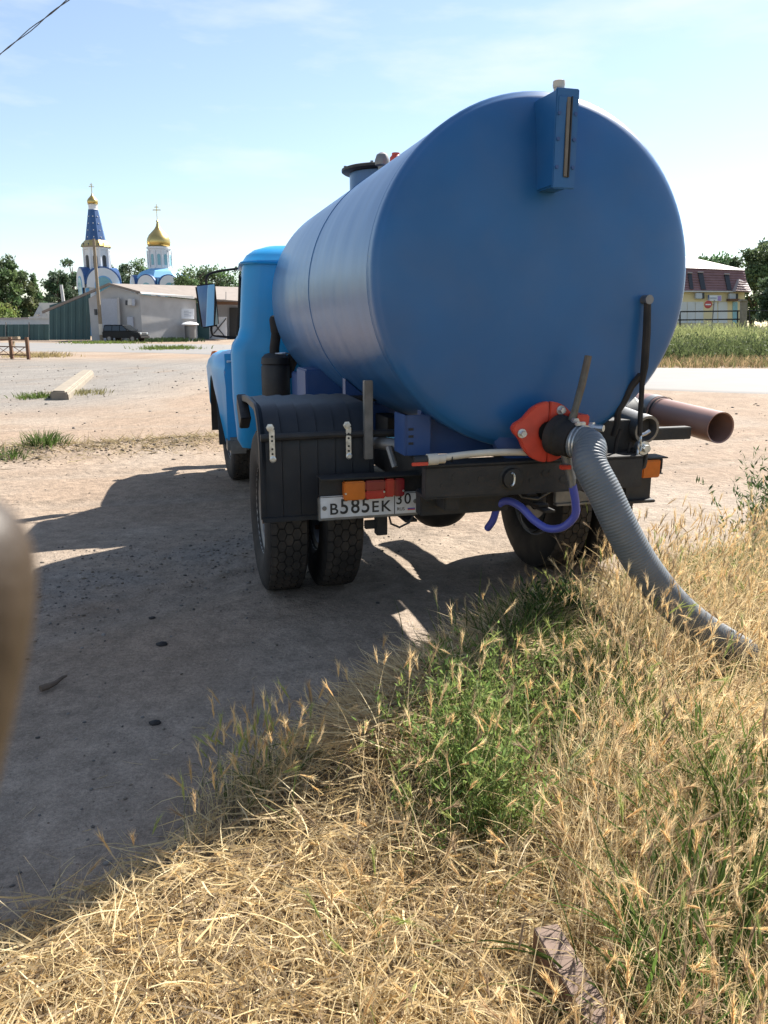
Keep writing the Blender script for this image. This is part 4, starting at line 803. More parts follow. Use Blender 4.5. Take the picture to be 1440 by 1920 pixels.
s_ = thing('shop_sign', 'white and purple shop sign hung on the yellow wall', 'sign', P(1340, 559, D2 - .4))
wb('sign_board', [(1328, 553.5), (1328, 564), (1353, 565), (1353, 554)], D2 - .4, .15, M['cwhite'], s_, .02); wb('sign_border', [(1328, 553), (1329.2, 565), (1330, 565), (1330, 553)], D2 - .44, .1, M['bluep'], s_); wb('sign_end', [(1346, 555), (1346, 564), (1352, 564.2), (1352, 555)], D2 - .44, .1, mat('purple_print', (.35, .25, .5), .5), s_)
for k in range(5): wb('print_mark', [(1332 + 2.5 * k, 557.5), (1332 + 2.5 * k, 560.5), (1333.5 + 2.5 * k, 560.5), (1333.5 + 2.5 * k, 557.5)], D2 - .44, .06, M['sdoor'], s_)
ne_ = thing('no_entry_sign', 'round red no entry sign on a thin pole before the yellow building', 'road sign', gnd_z(P(1334, 620, 55)))
c_ = P(1327.5, 571, 55) - np.array(ne_.location); MB().lathe([(.26, 0), (.26, .03)], c_, (0, -1, 0), 24).build('sign_disc', mat('sign_red', (.42, .06, .05), .5), ne_); MB().b2(c_ + [-.18, -.045, -.04], c_ + [.18, -.03, .04]).build('white_bar', M['cwhite'], ne_)
MB().cyl((0, 0, .5), (.0, 0, c_[2] + .3), .04, n=8).b2(c_ + [.0, 0.0, -.02], (0.02, .05, c_[2] + .02)).build('sign_pole', M['steel'], ne_)
# fence and concrete post
fe_ = thing('rail_fence', 'dark metal two-rail fence above the grassy bank', 'fence', gnd_z(P(1340, 620, 53)))
for y0, y1 in ((585.5, 583), (601, 598.5)): rel(MB().tube([P(1190, y0, 53), P(1389, y1, 53)], .05, 6), fe_).build('rail', M['frame'], fe_)
for x in (1210, 1275, 1383): rel(MB().cyl(P(x, 622, 53), P(x, 583, 53), .05, n=6), fe_).build('post', M['frame'], fe_)
rel(MB().tube([P(1402, 582.5, 53), P(1470, 583, 53)], .04, 6), fe_).build('rail', M['frame'], fe_); rel(MB().cyl(P(1406, 630, 53), P(1405, 580, 53), .04, n=6), fe_).build('post', M['frame'], fe_)
cpt = thing('concrete_post', 'square pale concrete gatepost at the end of the rail fence', 'post', gnd_z(P(1395, 626, 52.6)))
cp = rel(pxprism([(1390, 632), (1391.5, 565), (1393, 562.5), (1400, 563), (1402, 566), (1400, 632)], 52.6, (0, .35, 0)), cpt)
cp.build('shaft', M['conc'], cpt, bevel=.02); wb('cap', [(1389.5, 565), (1391, 561), (1401, 561.5), (1402.5, 565.5)], 52.5, .5, M['conc'], cpt, .02)
# --- overhead cable
pc = thing('power_cable', 'pair of twisted black overhead cables crossing the upper left sky', 'cable', (-12, 22, 9))
for k in range(2):
    pts = []
    for t in np.linspace(0, 1, 60):
        p = at(-420 + 780 * t, 452 - 634 * t - 40 * t * (1 - t) * (1 if k else .8), 34 - 18 * t); a_ = t * 60 + k * math.pi; pts.append(p + np.array([.02 * math.cos(a_), 0, .02 * math.sin(a_)]))
    MB().tube(np.array(pts) - np.array(pc.location), .011, 6).build('strand', M['wire'], pc)

# ================================================================ foliage
class G:                                   # gathers leaf and blade geometry with a tint per vertex
    def __init__(s): s.V, s.Q, s.T, s.c, s.n = [], [], [], [], 0
    def add(s, V, Q, T, c):
        s.V.append(V); s.c.append(c)
        if len(Q): s.Q.append(Q + s.n)
        if len(T): s.T.append(T + s.n)
        s.n += len(V); return s
    def build(s, name, m, parent=None):
        return np_mesh(name, np.concatenate(s.V), np.concatenate(s.Q) if s.Q else np.zeros((0, 4), int), np.concatenate(s.T) if s.T else np.zeros((0, 3), int), np.clip(np.concatenate(s.c), .004, .95), m, parent)
def unit(v): return v / np.maximum(np.linalg.norm(v, axis=-1, keepdims=True), 1e-9)
def leaf_cards(g, P, size, col, up=.3, aspect=.55):
    n = len(P); d = unit(rng.normal(size=(n, 3)) + [0, 0, up]); s_ = unit(np.cross(d, rng.normal(size=(n, 3))))
    L = size * rng.uniform(.6, 1.3, (n, 1)); w = L * aspect * .5
    V = np.stack([P, P + d * L * .5 + s_ * w, P + d * L, P + d * L * .5 - s_ * w], 1).reshape(-1, 3)
    g.add(V, np.arange(4 * n).reshape(-1, 4), np.zeros((0, 3), int), np.repeat(col, 4, 0))
def tree(px, ytop, wpx, ybase, Y, n, leaf, col, name, label, group, kind='round', zb=0.0):
    base = at(px, ybase, Y); H = at(px, ytop, Y)[2]; base[2] = zb; Wd = wpx * Y / FPX / 2; h = H - zb
    t = thing(name, label, 'tree', base, 0, group); r0 = .022 * h + .06
    tk = MB().tube([(0, 0, -.2), (.03 * h, .02 * h, h * .3), (0, .03 * h, h * .55), (.02 * h, 0, h * .85)], [r0, r0 * .8, r0 * .55, r0 * .15], 8)
    for k in range(6):
        a = k * 1.1 + px; z = h * (.25 + .09 * k); tk.tube([(.01 * h, .02 * h, z), (Wd * .4 * math.cos(a), Wd * .4 * math.sin(a), z + .12 * h), (Wd * .75 * math.cos(a), Wd * .75 * math.sin(a), z + .2 * h)], [r0 * .4, r0 * .25, r0 * .08], 6)
    tk.build('trunk', M['bark'], t)
    nc = 46; cz0 = h * (.14 if kind != 'bush' else .02)
    cs = []
    while len(cs) < nc:
        p = rng.uniform(-1, 1, 3); q = np.linalg.norm(p)
        if q > 1 or q < .45: continue
        z = (p[2] + 1) / 2
        wf = {'round': 1.0, 'bush': 1.0, 'spire': max(.12, 1.0 - z)}[kind]
        if kind == 'spire': p[:2] *= wf * 1.5
        cs.append((p[0] * Wd * .86, p[1] * Wd * .86, cz0 + z * (h - cz0) * .93))
    cs = np.array(cs); rc = (Wd * .34 if kind != 'spire' else Wd * .26) * rng.uniform(.6, 1.25, nc); k = rng.integers(0, nc, n)
    d = unit(rng.normal(size=(n, 3))); rr = rng.random(n) ** .45; P_ = cs[k] + d * (rc[k] * rr)[:, None] * [1, 1, .75]
    P_[:, 2] = np.clip(P_[:, 2], .05, h * 1.0)
    ct = rng.uniform(.72, 1.3, (nc, 1)) * np.array(col) * (1 + rng.uniform(-.12, .12, (nc, 3)))
    c = ct[k] * rng.uniform(.7, 1.35, (n, 1)); g = G(); leaf_cards(g, P_, leaf, c, .4, .6); tag(g.build('crown', M['tree'], t), kind='stuff'); return t
DK, MD, LT, YG = (.080, .118, .066), (.104, .148, .070), (.124, .168, .074), (.19, .24, .075)
TL_ = 'trees behind the shed and church'
tree(34, 474, 74, 632, 106, 7000, .42, LT, 'broadleaf_tree', 'broad mid-green tree, largest of those left of the tall green wall', TL_)
tree(-14, 462, 60, 632, 104, 5000, .42, MD, 'broadleaf_tree', 'dark green tree cut off by the left edge of the view', TL_)
tree(73, 504, 40, 632, 110, 3500, .40, MD, 'conifer_tree', 'narrow pointed tree above the small grey house', TL_, 'spire')
tree(48, 552, 50, 632, 113, 4000, .38, MD, 'broadleaf_tree', 'lower rounded tree just left of the small grey house roof', TL_)
tree(8, 556, 60, 632, 99, 3500, .34, YG, 'bushy_tree', 'bright yellow-green bush above the low green fence', TL_, 'bush')
tree(114, 497, 66, 632, 150, 5500, .5, DK, 'pine_tree', 'dark pine behind the thin white flue pipe', TL_)
tree(144, 478, 56, 632, 158, 5500, .5, DK, 'pine_tree', 'tall dark pine left of the bell tower', TL_)
tree(217, 484, 30, 632, 165, 3500, .5, DK, 'conifer_tree', 'pointed dark tree close on the right of the bell tower', TL_, 'spire')
tree(240, 490, 54, 632, 170, 4000, .5, DK, 'pine_tree', 'dark pine between the bell tower and the gold onion dome, lower one', TL_)
tree(266, 480, 62, 632, 166, 4500, .5, MD, 'pine_tree', 'green pine close on the left of the gold onion dome', TL_)
tree(366, 492, 84, 632, 122, 6000, .42, MD, 'broadleaf_tree', 'rounded tree just right of the domed church above the shed roof', TL_)
tree(410, 494, 96, 632, 126, 6000, .42, MD, 'broadleaf_tree', 'rounded tree above the wing mirror of the truck', TL_)
tree(455, 497, 96, 632, 130, 5000, .42, DK, 'broadleaf_tree', 'dark tree partly hidden by the truck cab', TL_)
tree(320, 508, 40, 632, 160, 3000, .5, DK, 'pine_tree', 'dark pine peeping out behind the domed church', TL_)
TR_ = 'trees around the yellow building'
tree(1338, 462, 100, 640, 98, 8000, .42, MD, 'broadleaf_tree', 'broad green tree rising behind the maroon roof', TR_, zb=1)
tree(1405, 447, 100, 640, 88, 8000, .36, MD, 'broadleaf_tree', 'tallest green tree right of the maroon roof', TR_, zb=1)
tree(1446, 505, 74, 645, 56, 8000, .24, DK, 'broadleaf_tree', 'dark leafy tree at the right edge beside the concrete gatepost', TR_, 'bush', zb=1)
tree(1304, 470, 44, 640, 105, 3000, .42, MD, 'broadleaf_tree', 'small tree peeping out beside the tank above the pale roof', TR_, zb=1)

def blades(g, P, az, lean, curl, L, w, segs, col, tip=None, sway=0):
    n = len(P); pos = P.copy(); V = np.zeros((n, segs + 1, 2, 3)); th = lean.copy(); az = az.copy()
    rt = rng.uniform(0, 2 * np.pi, n)
    for s_ in range(segs + 1):
        d = np.stack([np.sin(th) * np.cos(az), np.sin(th) * np.sin(az), np.cos(th)], 1)
        side = unit(np.cross(d, np.stack([np.cos(rt), np.sin(rt), .3 * np.ones(n)], 1)))
        ww = (w * (1 - (s_ / segs) ** 2 * .85))[:, None] * .5
        V[:, s_, 0] = pos - side * ww; V[:, s_, 1] = pos + side * ww
        if s_ < segs: pos = pos + d * (L / segs)[:, None]; th = th + curl / segs; az = az + sway / segs
    b = np.arange(n)[:, None] * (segs + 1) * 2 + np.arange(segs)[None] * 2
    Q = np.stack([b, b + 1, b + 3, b + 2], -1).reshape(-1, 4)
    c = np.repeat(col[:, None], (segs + 1) * 2, 1)
    if tip is not None:
        f_ = np.repeat(np.linspace(0, 1, segs + 1), 2)[None, :, None]; c = c * (1 - f_) + tip[:, None] * f_
    g.add(V.reshape(-1, 3), Q, np.zeros((0, 3), int), c.reshape(-1, 3))
    return pos, np.stack([np.sin(th) * np.cos(az), np.sin(th) * np.sin(az), np.cos(th)], 1)
def ears(g, P, D, L, col, na=26):          # bristly barley ears: spindle and awns
    n = len(P); up = unit(np.cross(D, rng.normal(size=(n, 3)))); wv = np.cross(D, up); r = .0032
    for a, b in ((up, wv), (wv, up)):
        V = np.stack([P, P + D * L[:, None] * .35 + a * r, P + D * L[:, None], P + D * L[:, None] * .35 - a * r], 1).reshape(-1, 3)
        g.add(V, np.arange(4 * n).reshape(-1, 4), np.zeros((0, 3), int), np.repeat(col * .9, 4, 0))
    t = rng.random((n, na)) ** .8; ph = rng.uniform(0, 2 * np.pi, (n, na)); sp = rng.uniform(.14, .50, (n, na)) * (.55 + .6 * t)
    rad = up[:, None] * np.cos(ph)[..., None] + wv[:, None] * np.sin(ph)[..., None]
    d = unit(D[:, None] * np.cos(sp)[..., None] + rad * np.sin(sp)[..., None] - np.array([0, 0, .06])); o = P[:, None] + D[:, None] * (L[:, None] * t)[..., None] * .9
    Lw = rng.uniform(.022, .048, (n, na, 1)); sd_ = unit(np.cross(d, rng.normal(size=(n, na, 3)))) * .00085
    V = np.stack([o - sd_, o + sd_, o + d * Lw], 2).reshape(-1, 3)
    g.add(V, np.zeros((0, 4), int), np.arange(3 * n * na).reshape(-1, 3), np.repeat(np.repeat(col[:, None], na, 1).reshape(-1, 3) * rng.uniform(.85, 1.2, (n * na, 1)), 3, 0))
def straw_col(n, a=.0):
    base = np.array([[.64, .50, .26], [.74, .62, .37], [.52, .41, .24], [.66, .56, .34], [.30, .24, .16]]); k = rng.choice(5, n, p=[.30, .24, .18, .14, .14])
    return .98 * np.array([1.02, 1.0, 1.02]) * base[k] * rng.uniform(.78, 1.18, (n, 1))
def green_col(n, y=0.5):
    return (np.array([.050, .10, .024]) * (1 - y) + np.array([.13, .165, .042]) * y) * rng.uniform(.7, 1.3, (n, 1)) * (1 + rng.uniform(-.1, .1, (n, 3)))
def scatter(n, dens, box=(-3.2, 7.5, .7, 9.5)):
    out = []; tot = 0
    while tot < n:
        x = rng.uniform(box[0], box[1], 40000); y = box[2] + (box[3] - box[2]) * rng.random(40000) ** 1.5
        k = rng.random(40000) < dens(x, y); out.append(np.stack([x[k], y[k]], 1)); tot += k.sum()
    p = np.concatenate(out)[:n]; return np.c_[p, gz(p[:, 0], p[:, 1])]
def vis(x, y):                              # thinner where no photograph looks
    return np.where(np.abs(x) < .53 * y + .55, 1.0, .25)
BUSH = [(.27, 2.46, .24), (.44, 2.74, .24), (.30, 2.22, .15)]
def bushm(x, y): return np.max([np.exp(-(((x - a) ** 2 + (y - b) ** 2) / c ** 2)) for a, b, c in BUSH], 0)
def standm(x, y): return (.25 + .75 * sstep(-.16, .06, fbm(x * 2.6 + 9, y * 2.6 + 4, 2))) * sstep(-.02, .22, x - (.42 + (y - 1.95) * .24) + .22 * fbm(x * 3, y * 3, 2)) * (1 - .8 * bushm(x, y)) * (1 - .97 * np.exp(-((x - .41) / .13) ** 2 - ((y - 1.5) / .30) ** 2)) * (1 - .88 * np.exp(-((x - 1.52 - .45 * (y - 3.1)) / .24) ** 2 - ((y - 3.1) / .42) ** 2))
edge = lambda x, y: verge_sd(x, y) + .22 * fbm(x * 3, y * 3, 3)
# flattened straw, thick and tangled
g = G(); n = 74000
P_ = scatter(n, lambda x, y: sstep(-.10, .12, edge(x, y)) * vis(x, y) * (1 - .75 * bushm(x, y)) / (1 + .10 * y * y) * (.35 + .65 * sstep(-.3, .1, fbm(x * 4, y * 4, 3))))
az = rng.uniform(0, 2 * np.pi, n) + .8 * fbm(P_[:, 0] * 2, P_[:, 1] * 2, 2); ln = rng.normal(1.42, .20, n); P_[:, 2] += rng.random(n) ** 1.6 * (.07 + .06 * heap(P_[:, 0], P_[:, 1]) / .1)
blades(g, P_, az, ln, rng.normal(.05, .35, n), rng.uniform(.03, .21, n), rng.uniform(.0018, .0066, n) , 3, straw_col(n), sway=rng.normal(0, .4, n))
# short stubble
n = 16000; P_ = scatter(n, lambda x, y: sstep(-.05, .15, edge(x, y)) * vis(x, y) * (1 - standm(x, y) * .5) * (1 - .8 * bushm(x, y)) / (1 + .1 * y * y))
blades(g, P_, rng.uniform(0, 6.28, n), np.abs(rng.normal(.5, .35, n)), rng.normal(.5, .5, n), rng.uniform(.03, .12, n), rng.uniform(.0018, .0038, n), 3, straw_col(n))
n = 3600; P_ = scatter(n, lambda x, y: sstep(.0, .15, edge(x, y)) * vis(x, y) * (1 - .8 * bushm(x, y)) / (1 + .12 * y * y)); P_[:, 2] += rng.uniform(.01, .09, n); az = rng.uniform(0, 6.28, n); ph = rng.normal(0, .35, n)
ears(g, P_, np.stack([np.cos(az) * np.cos(ph), np.sin(az) * np.cos(ph), np.sin(ph)], 1), rng.uniform(.045, .085, n), straw_col(n) * [1.12, 1.08, 1.02], 20)
ls = g.build('cut_straw', M['straw']); tag(ls, 'cut and flattened pale straw covering the verge', None, None, 'stuff')
# combed straw lying along the heap
g = G(); n = 18000; t = rng.random(n); o_ = rng.normal(0, .12, n); hx = -.06 + .92 * t; hy = 2.50 + 1.30 * t; hx = hx + o_ * .81; hy = hy - o_ * .58
P_ = np.c_[hx, hy, gz(hx, hy) + rng.random(n) ** 1.5 * .10]; az = rng.normal(2.9, .95, n) + np.pi * (rng.random(n) < .35)
k = bushm(hx, hy) < .55; P_ = P_[k]; n = len(P_)
blades(g, P_, az[:n], rng.normal(1.46, .18, n), rng.normal(.10, .45, n), rng.uniform(.08, .27, n), rng.uniform(.003, .0068, n), 4, straw_col(n) * [.95, .93, .95], sway=rng.normal(0, .3, n))
tag(g.build('straw_heap', M['straw']), 'low heap of raked brown straw along the edge of the verge', 'straw heap')
# standing dry barley grass with ears
g = G()
def stand(n, dens, hlo, hhi, earp, ln=.25, green=.06, ecol=None):
    P_ = scatter(n, dens) if callable(dens) else dens; n = len(P_); az = rng.normal(-.6, 1.4, n); L = rng.uniform(hlo, hhi, n); c = straw_col(n); gk = rng.random(n) < green; c[gk] = green_col(gk.sum(), .7)
    tip, d = blades(g, P_, az, np.abs(rng.normal(.03, ln * .75, n)), rng.normal(.35, .32, n), L, rng.uniform(.0018, .0028, n), 5, c * .95)
    for _ in range(2):
        nl = n; Pl = P_ + np.c_[rng.normal(0, .012, (n, 2)), np.zeros(n)]
        blades(g, Pl, rng.uniform(0, 6.28, n), np.abs(rng.normal(.22, .22, n)), rng.uniform(.5, 2.6, n), L * rng.uniform(.5, 1.0, n), rng.uniform(.0028, .0058, n), 5, np.where(gk[:, None], green_col(n, .6), straw_col(n)))
    e = rng.random(n) < earp; m = e.sum(); ec = straw_col(m) * [1.12, 1.05, 1.0]; ge = gk[e]; ec[ge] = [.38, .42, .14]
    ears(g, tip[e], unit(d[e] + rng.normal(0, .12, (m, 3))), rng.uniform(.045, .085, m), ec)
stand(8200, lambda x, y: standm(x, y) * sstep(0, .3, edge(x, y)) * vis(x, y) / (1 + .05 * y * y), .20, .50, .62)
stand(420, lambda x, y: sstep(.05, .3, edge(x, y)) * (x > -.15) * (x < .75) * (y < 2.35) * (1 - bushm(x, y)) * (np.hypot(x - .41, (y - 1.45) * .5) > .14), .16, .36, .75, .35)
stand(130, lambda x, y: np.exp(-(((x + .42) / .16) ** 2 + ((y - 2.45) / .12) ** 2)), .14, .32, .9, .2, .25)
stand(420, lambda x, y: sstep(-.02, .1, edge(x, y)) * (1 - sstep(.25, .45, edge(x, y))) * (y > 3.6) * (x < 3.5), .12, .30, .8, .2, .12)
stand(90, lambda x, y: bushm(x, y) * (y < 2.9), .25, .42, 1, .25, .1)
stand(70, lambda x, y: sstep(-.05, .05, edge(x, y)) * (1 - sstep(.1, .2, edge(x, y))) * (y < 3.2), .10, .24, .8, .3, .3)
stand(800, lambda x, y: standm(x, y) * (x > .9) * (y < 4.6) * (y > 1.9) * (x < 3.4), .34, .58, .9)
tag(g.build('dry_grass', M['straw']), 'standing dry barley grass with bristly ears on the verge', None, None, 'stuff')
# green low growth at the far verge edge and a few broad blades near the front
g = G(); n = 5200
P_ = scatter(n, lambda x, y: sstep(0, .12, edge(x, y)) * (1 - sstep(.5, .9, edge(x, y))) * (x > 1.5) * (x < 7), (1.3, 7.5, 4, 9.5))
blades(g, P_, rng.uniform(0, 6.28, n), np.abs(rng.normal(.3, .3, n)), rng.uniform(.1, 1.2, n), rng.uniform(.05, .20, n), rng.uniform(.004, .009, n), 3, green_col(n, .75))
n = 2600; P_ = scatter(n, lambda x, y: standm(x, y) * sstep(.1, .4, edge(x, y)) * sstep(0, .2, fbm(x * 2.2 + 3, y * 2.2, 3)))
blades(g, P_, rng.uniform(0, 6.28, n), np.abs(rng.normal(.3, .3, n)), rng.uniform(.1, 1.6, n), rng.uniform(.08, .28, n), rng.uniform(.003, .007, n), 4, green_col(n, .7))
n = 2400; x = rng.normal(.76, .20, n); y = rng.normal(3.30, .32, n); P_ = np.c_[x, y, gz(x, y)]
blades(g, P_, rng.uniform(0, 6.28, n), np.abs(rng.normal(.25, .2, n)), rng.uniform(.1, 1.0, n), rng.uniform(.12, .30, n), rng.uniform(.004, .008, n), 4, green_col(n, .45))
tag(g.build('green_undergrowth', M['leaf']), 'soft green undergrowth mixed into the dry grass', None, None, 'stuff')
def blade_tuft(px, py, n, spread, hl, hh, wd, lab, y=.3, z=.1, nm='grass_tuft', grp=None, pos=None, hue=None):
    b = gp(px, py, z) if pos is None else np.array(pos, float); t = thing(nm, lab, 'grass tuft', (b[0], b[1], float(gz(b[0], b[1]))), 0, grp)
    g = G(); q = rng.normal(0, spread, (n, 2)); P_ = np.c_[q, gz(b[0] + q[:, 0], b[1] + q[:, 1]) - t.location[2]]
    a = np.arctan2(q[:, 1], q[:, 0]) + rng.normal(0, .6, n); c = green_col(n, y) if hue is None else np.array(hue) * rng.uniform(.75, 1.25, (n, 1))
    blades(g, P_, a, np.abs(rng.normal(.25, .22, n)), rng.uniform(.1, 1.3, n), rng.uniform(hl, hh, n), rng.uniform(.6, 1.2, n) * wd, 5, c); tag(g.build('leaf_blades', M['leaf'], t), kind='stuff')
blade_tuft(1330, 1880, 190, .10, .22, .48, .010, 'lush green grass tuft with broad blades in the lower right corner', .35)
blade_tuft(1385, 1660, 110, .08, .28, .56, .009, 'green grass tuft standing in dry straw at the right edge', .45)
blade_tuft(1290, 1460, 90, .08, .26, .52, .008, 'small green grass tuft below the end of the grey hose', .5)
blade_tuft(1425, 1560, 90, .07, .26, .54, .010, 'pale green broad-bladed grass tuft at the far right edge', .65)
blade_tuft(1010, 1470, 14, .05, .18, .34, .012, 'few pale arching grass leaves over the green weed', .8, hue=(.27, .29, .16))
blade_tuft(85, 850, 320, .11, .08, .24, .012, 'bright green grass tuft on the sandy berm', .35, 0)
blade_tuft(16, 864, 220, .11, .04, .10, .012, 'small dull green tuft on the berm near the left edge', .25, 0)
blade_tuft(70, 746, 260, .22, .05, .17, .025, 'olive tuft at the near end of the concrete beam', .6, 0)
blade_tuft(150, 738, 320, .38, .04, .14, .025, 'yellowish grass strip along the concrete beam', .8, 0, hue=(.22, .20, .10))
blade_tuft(316, 655.5, 700, .95, .12, .40, .07, 'low green-yellow grass mound beside the far road', .75, 0)
blade_tuft(200, 644, 800, 1.7, .10, .36, .08, 'yellowish grass patch around the foot of the utility pole', .85, 0)
blade_tuft(70, 669, 600, .8, .08, .34, .05, 'dry yellow grass clump at the end of the low railing', .9, 0, hue=(.30, .24, .12))
blade_tuft(320, 636, 900, 1.5, .2, .55, .10, 'dark green weeds along the foot of the shed wall', .0, 0, pos=(*P(312, 636, 85.0)[:2], 0), hue=(.025, .046, .018))
# bank vegetation beyond the road
def bank(n, x0, x1, y0, y1, hl, hh, w, cf, nm, lab, leafy=0):
    g = G(); x = rng.uniform(x0, x1, n); y = y0 + (y1 - y0) * rng.random(n); P_ = np.c_[x, y, gz(x, y)]; cl = 1 + .5 * fbm(x * .5, y * .5, 3)
    L = rng.uniform(hl, hh, n) * cl; blades(g, P_, rng.uniform(0, 6.28, n), np.abs(rng.normal(.25, .25, n)), rng.uniform(.1, 1.2, n), L, rng.uniform(.6, 1.3, n) * w, 3, cf(n) * (1 + .5 * fbm(x * .8, y * .8, 3))[:, None])
    if leafy:
        k = rng.integers(0, n, leafy); leaf_cards(g, P_[k] + np.c_[rng.normal(0, .12, (leafy, 2)), rng.random(leafy) * L[k]], .14, cf(leafy)); 
    tag(g.build(nm, M['leaf']), lab, None, None, 'stuff')
bank(9000, 6, 34, 31.6, 35.5, .2, .55, .03, lambda n: np.where((rng.random(n) < .75)[:, None], np.array([.30, .22, .12]), np.array([.12, .135, .05])) * rng.uniform(.7, 1.3, (n, 1)), 'dry_roadside_grass', 'dry brown grass strip along the far side of the road')
bank(9000, 8, 40, 35.0, 41, .4, 1.15, .05, lambda n: np.array([.095, .118, .048]) * rng.uniform(.6, 1.4, (n, 1)), 'green_bank_weeds', 'green weeds on the roadside bank', 14000)
bank(11000, 10, 55, 40, 55, .4, 1.0, .05, lambda n: np.array([.25, .27, .115]) * rng.uniform(.7, 1.35, (n, 1)), 'bank_grass', 'light green tall grass on top of the bank', 6000)

# ---- leafy weeds
def weed(name, label, spots, stems, hlo, hhi, leaf, nl, col, droop=.35, cat='weed'):
    c0_ = np.array(spots[0][:2]); t = thing(name, label, cat, (*c0_, float(gz(*c0_)))); gs, gl = G(), G()
    for (sx, sy, sr) in spots:
        n = max(4, int(stems * sr)); q = rng.normal(0, sr * .42, (n, 2)); P_ = np.c_[q + [sx, sy], gz(sx + q[:, 0], sy + q[:, 1])] - np.array(t.location)
        az = np.arctan2(q[:, 1], q[:, 0]) + rng.normal(0, .5, n); ln = np.abs(rng.normal(.12, .15, n)); cu = rng.normal(droop, .25, n); L = rng.uniform(hlo, hhi, n) * (1.15 - .5 * np.hypot(q[:, 0], q[:, 1]) / (sr + .01)).clip(.5, 1.2)
        blades(gs, P_, az, ln, cu, L, np.full(n, .0035), 5, np.tile([[.10, .15, .05]], (n, 1)))
        f_ = rng.uniform(.15, 1.0, (n, nl)); th = ln[:, None] + cu[:, None] * f_ * .5
        B = P_[:, None] + np.stack([np.sin(th) * np.cos(az)[:, None], np.sin(th) * np.sin(az)[:, None], np.cos(th)], -1) * (L[:, None] * f_)[..., None]
        B = B + rng.normal(0, .012, B.shape) + rng.normal(0, 1, (n, nl, 3)) * [.02, .02, .008] * (1 - f_[..., None])
        B = B.reshape(-1, 3); m = len(B); d = unit(np.c_[rng.normal(size=(m, 2)), rng.uniform(.4, 2.0, m)]); s_ = unit(np.cross(d, rng.normal(size=(m, 3)))); Lf = leaf * rng.uniform(.5, 1.25, (m, 1)); w_ = Lf * .13
        nrm = np.cross(d, s_); V = np.stack([B, B + d * Lf * .45 + s_ * w_ + nrm * w_ * .4, B + d * Lf, B + d * Lf * .45 - s_ * w_ + nrm * w_ * .4], 1).reshape(-1, 3)
        cc = np.array(col) * rng.uniform(.5, 1.5, (m, 1)) * (1 + rng.uniform(-.12, .12, (m, 3)))
        gl.add(V, np.zeros((0, 4), int), np.concatenate([np.arange(4 * m).reshape(-1, 4)[:, [0, 1, 2]], np.arange(4 * m).reshape(-1, 4)[:, [0, 2, 3]]]), np.repeat(cc, 4, 0))
    tag(gs.build('stems', M['leaf'], t), kind='stuff'); tag(gl.build('foliage', M['leaf'], t), kind='stuff'); return t
weed('green_weed', 'bushy bright green weed with narrow leaves in the middle of the verge', BUSH, 400, .18, .43, .030, 44, (.19, .25, .075), .25)
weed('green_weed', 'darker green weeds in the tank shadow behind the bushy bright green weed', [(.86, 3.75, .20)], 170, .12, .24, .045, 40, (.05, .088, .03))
weed('tall_weed', 'tall spindly green weed at the right edge of the verge', [(2.72, 5.75, .14), (2.92, 5.85, .10)], 110, .40, .85, .055, 30, (.06, .10, .036), .12)
weed('small_weed', 'small light green weed beside the inner right rear tyre', [(1.05, 4.50, .10)], 160, .08, .16, .05, 14, (.085, .15, .04))

# ---- loose stones, twigs
def stones(n, pf, slo, shi, nm, lab, cols):
    ico = bmesh.new(); bmesh.ops.create_icosphere(ico, subdivisions=1, radius=1); iv = np.array([v.co for v in ico.verts]); it = np.array([[v.index for v in f.verts] for f in ico.faces]); ico.free()
    x, y = pf(n); n = len(x); s_ = slo * (shi / slo) ** (rng.random(n) ** 2.4); sc = s_[:, None] * rng.uniform(.6, 1.2, (n, 3)) * [1, 1, .6]
    a = rng.uniform(0, 6.28, n); V = iv[None] * (1 + rng.uniform(-.25, .25, (n, len(iv), 1))) * sc[:, None]
    V = np.stack([V[..., 0] * np.cos(a)[:, None] - V[..., 1] * np.sin(a)[:, None], V[..., 0] * np.sin(a)[:, None] + V[..., 1] * np.cos(a)[:, None], V[..., 2]], -1)
    V = V + np.c_[x, y, gz(x, y) + .15 * s_][:, None]; T = it[None] + (np.arange(n) * len(iv))[:, None, None]
    c = .52 * np.array(cols)[rng.integers(0, len(cols), n)] * rng.uniform(.6, 1.25, (n, 1))
    o = np_mesh(nm, V.reshape(-1, 3), np.zeros((0, 4), int), T.reshape(-1, 3), np.repeat(c, len(iv), 0), M['stone']); tag(o, lab, None, None, 'stuff')
SC = [(.36, .33, .30), (.27, .25, .23), (.44, .37, .30), (.18, .165, .15), (.33, .27, .21)]
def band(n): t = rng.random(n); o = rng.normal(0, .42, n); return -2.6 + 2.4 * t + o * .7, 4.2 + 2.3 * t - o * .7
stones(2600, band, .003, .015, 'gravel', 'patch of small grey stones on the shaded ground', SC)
def wide(n): y = 1.6 + 12 * rng.random(n) ** 1.6; x = rng.uniform(-1, 1, n) * (.55 * y + .6); k = verge_sd(x, y) < .1; return x[k], y[k]
stones(4200, wide, .0025, .013, 'scattered_pebbles', 'scattered small pebbles and crumbs on the sandy ground', SC)
def bermp(n): t = rng.random(n); o = rng.normal(0, .45, n); return -7.5 + 5.7 * t + o * .4, 8.6 + 3.0 * t - o * .8
stones(2400, bermp, .006, .034, 'berm_clods', 'clods and stones of the sandy berm', [(.36, .29, .21), (.25, .2, .15), (.44, .35, .27)])
def farp(n): x = rng.uniform(-24, 14, n); y = rng.uniform(11, 34, n); k = y < 18 + .0 * x; k = (y < 17) | (x < -4); return x[k], y[k]
stones(2200, farp, .010, .045, 'far_gravel', 'coarse gravel on the open ground beyond the truck', SC)
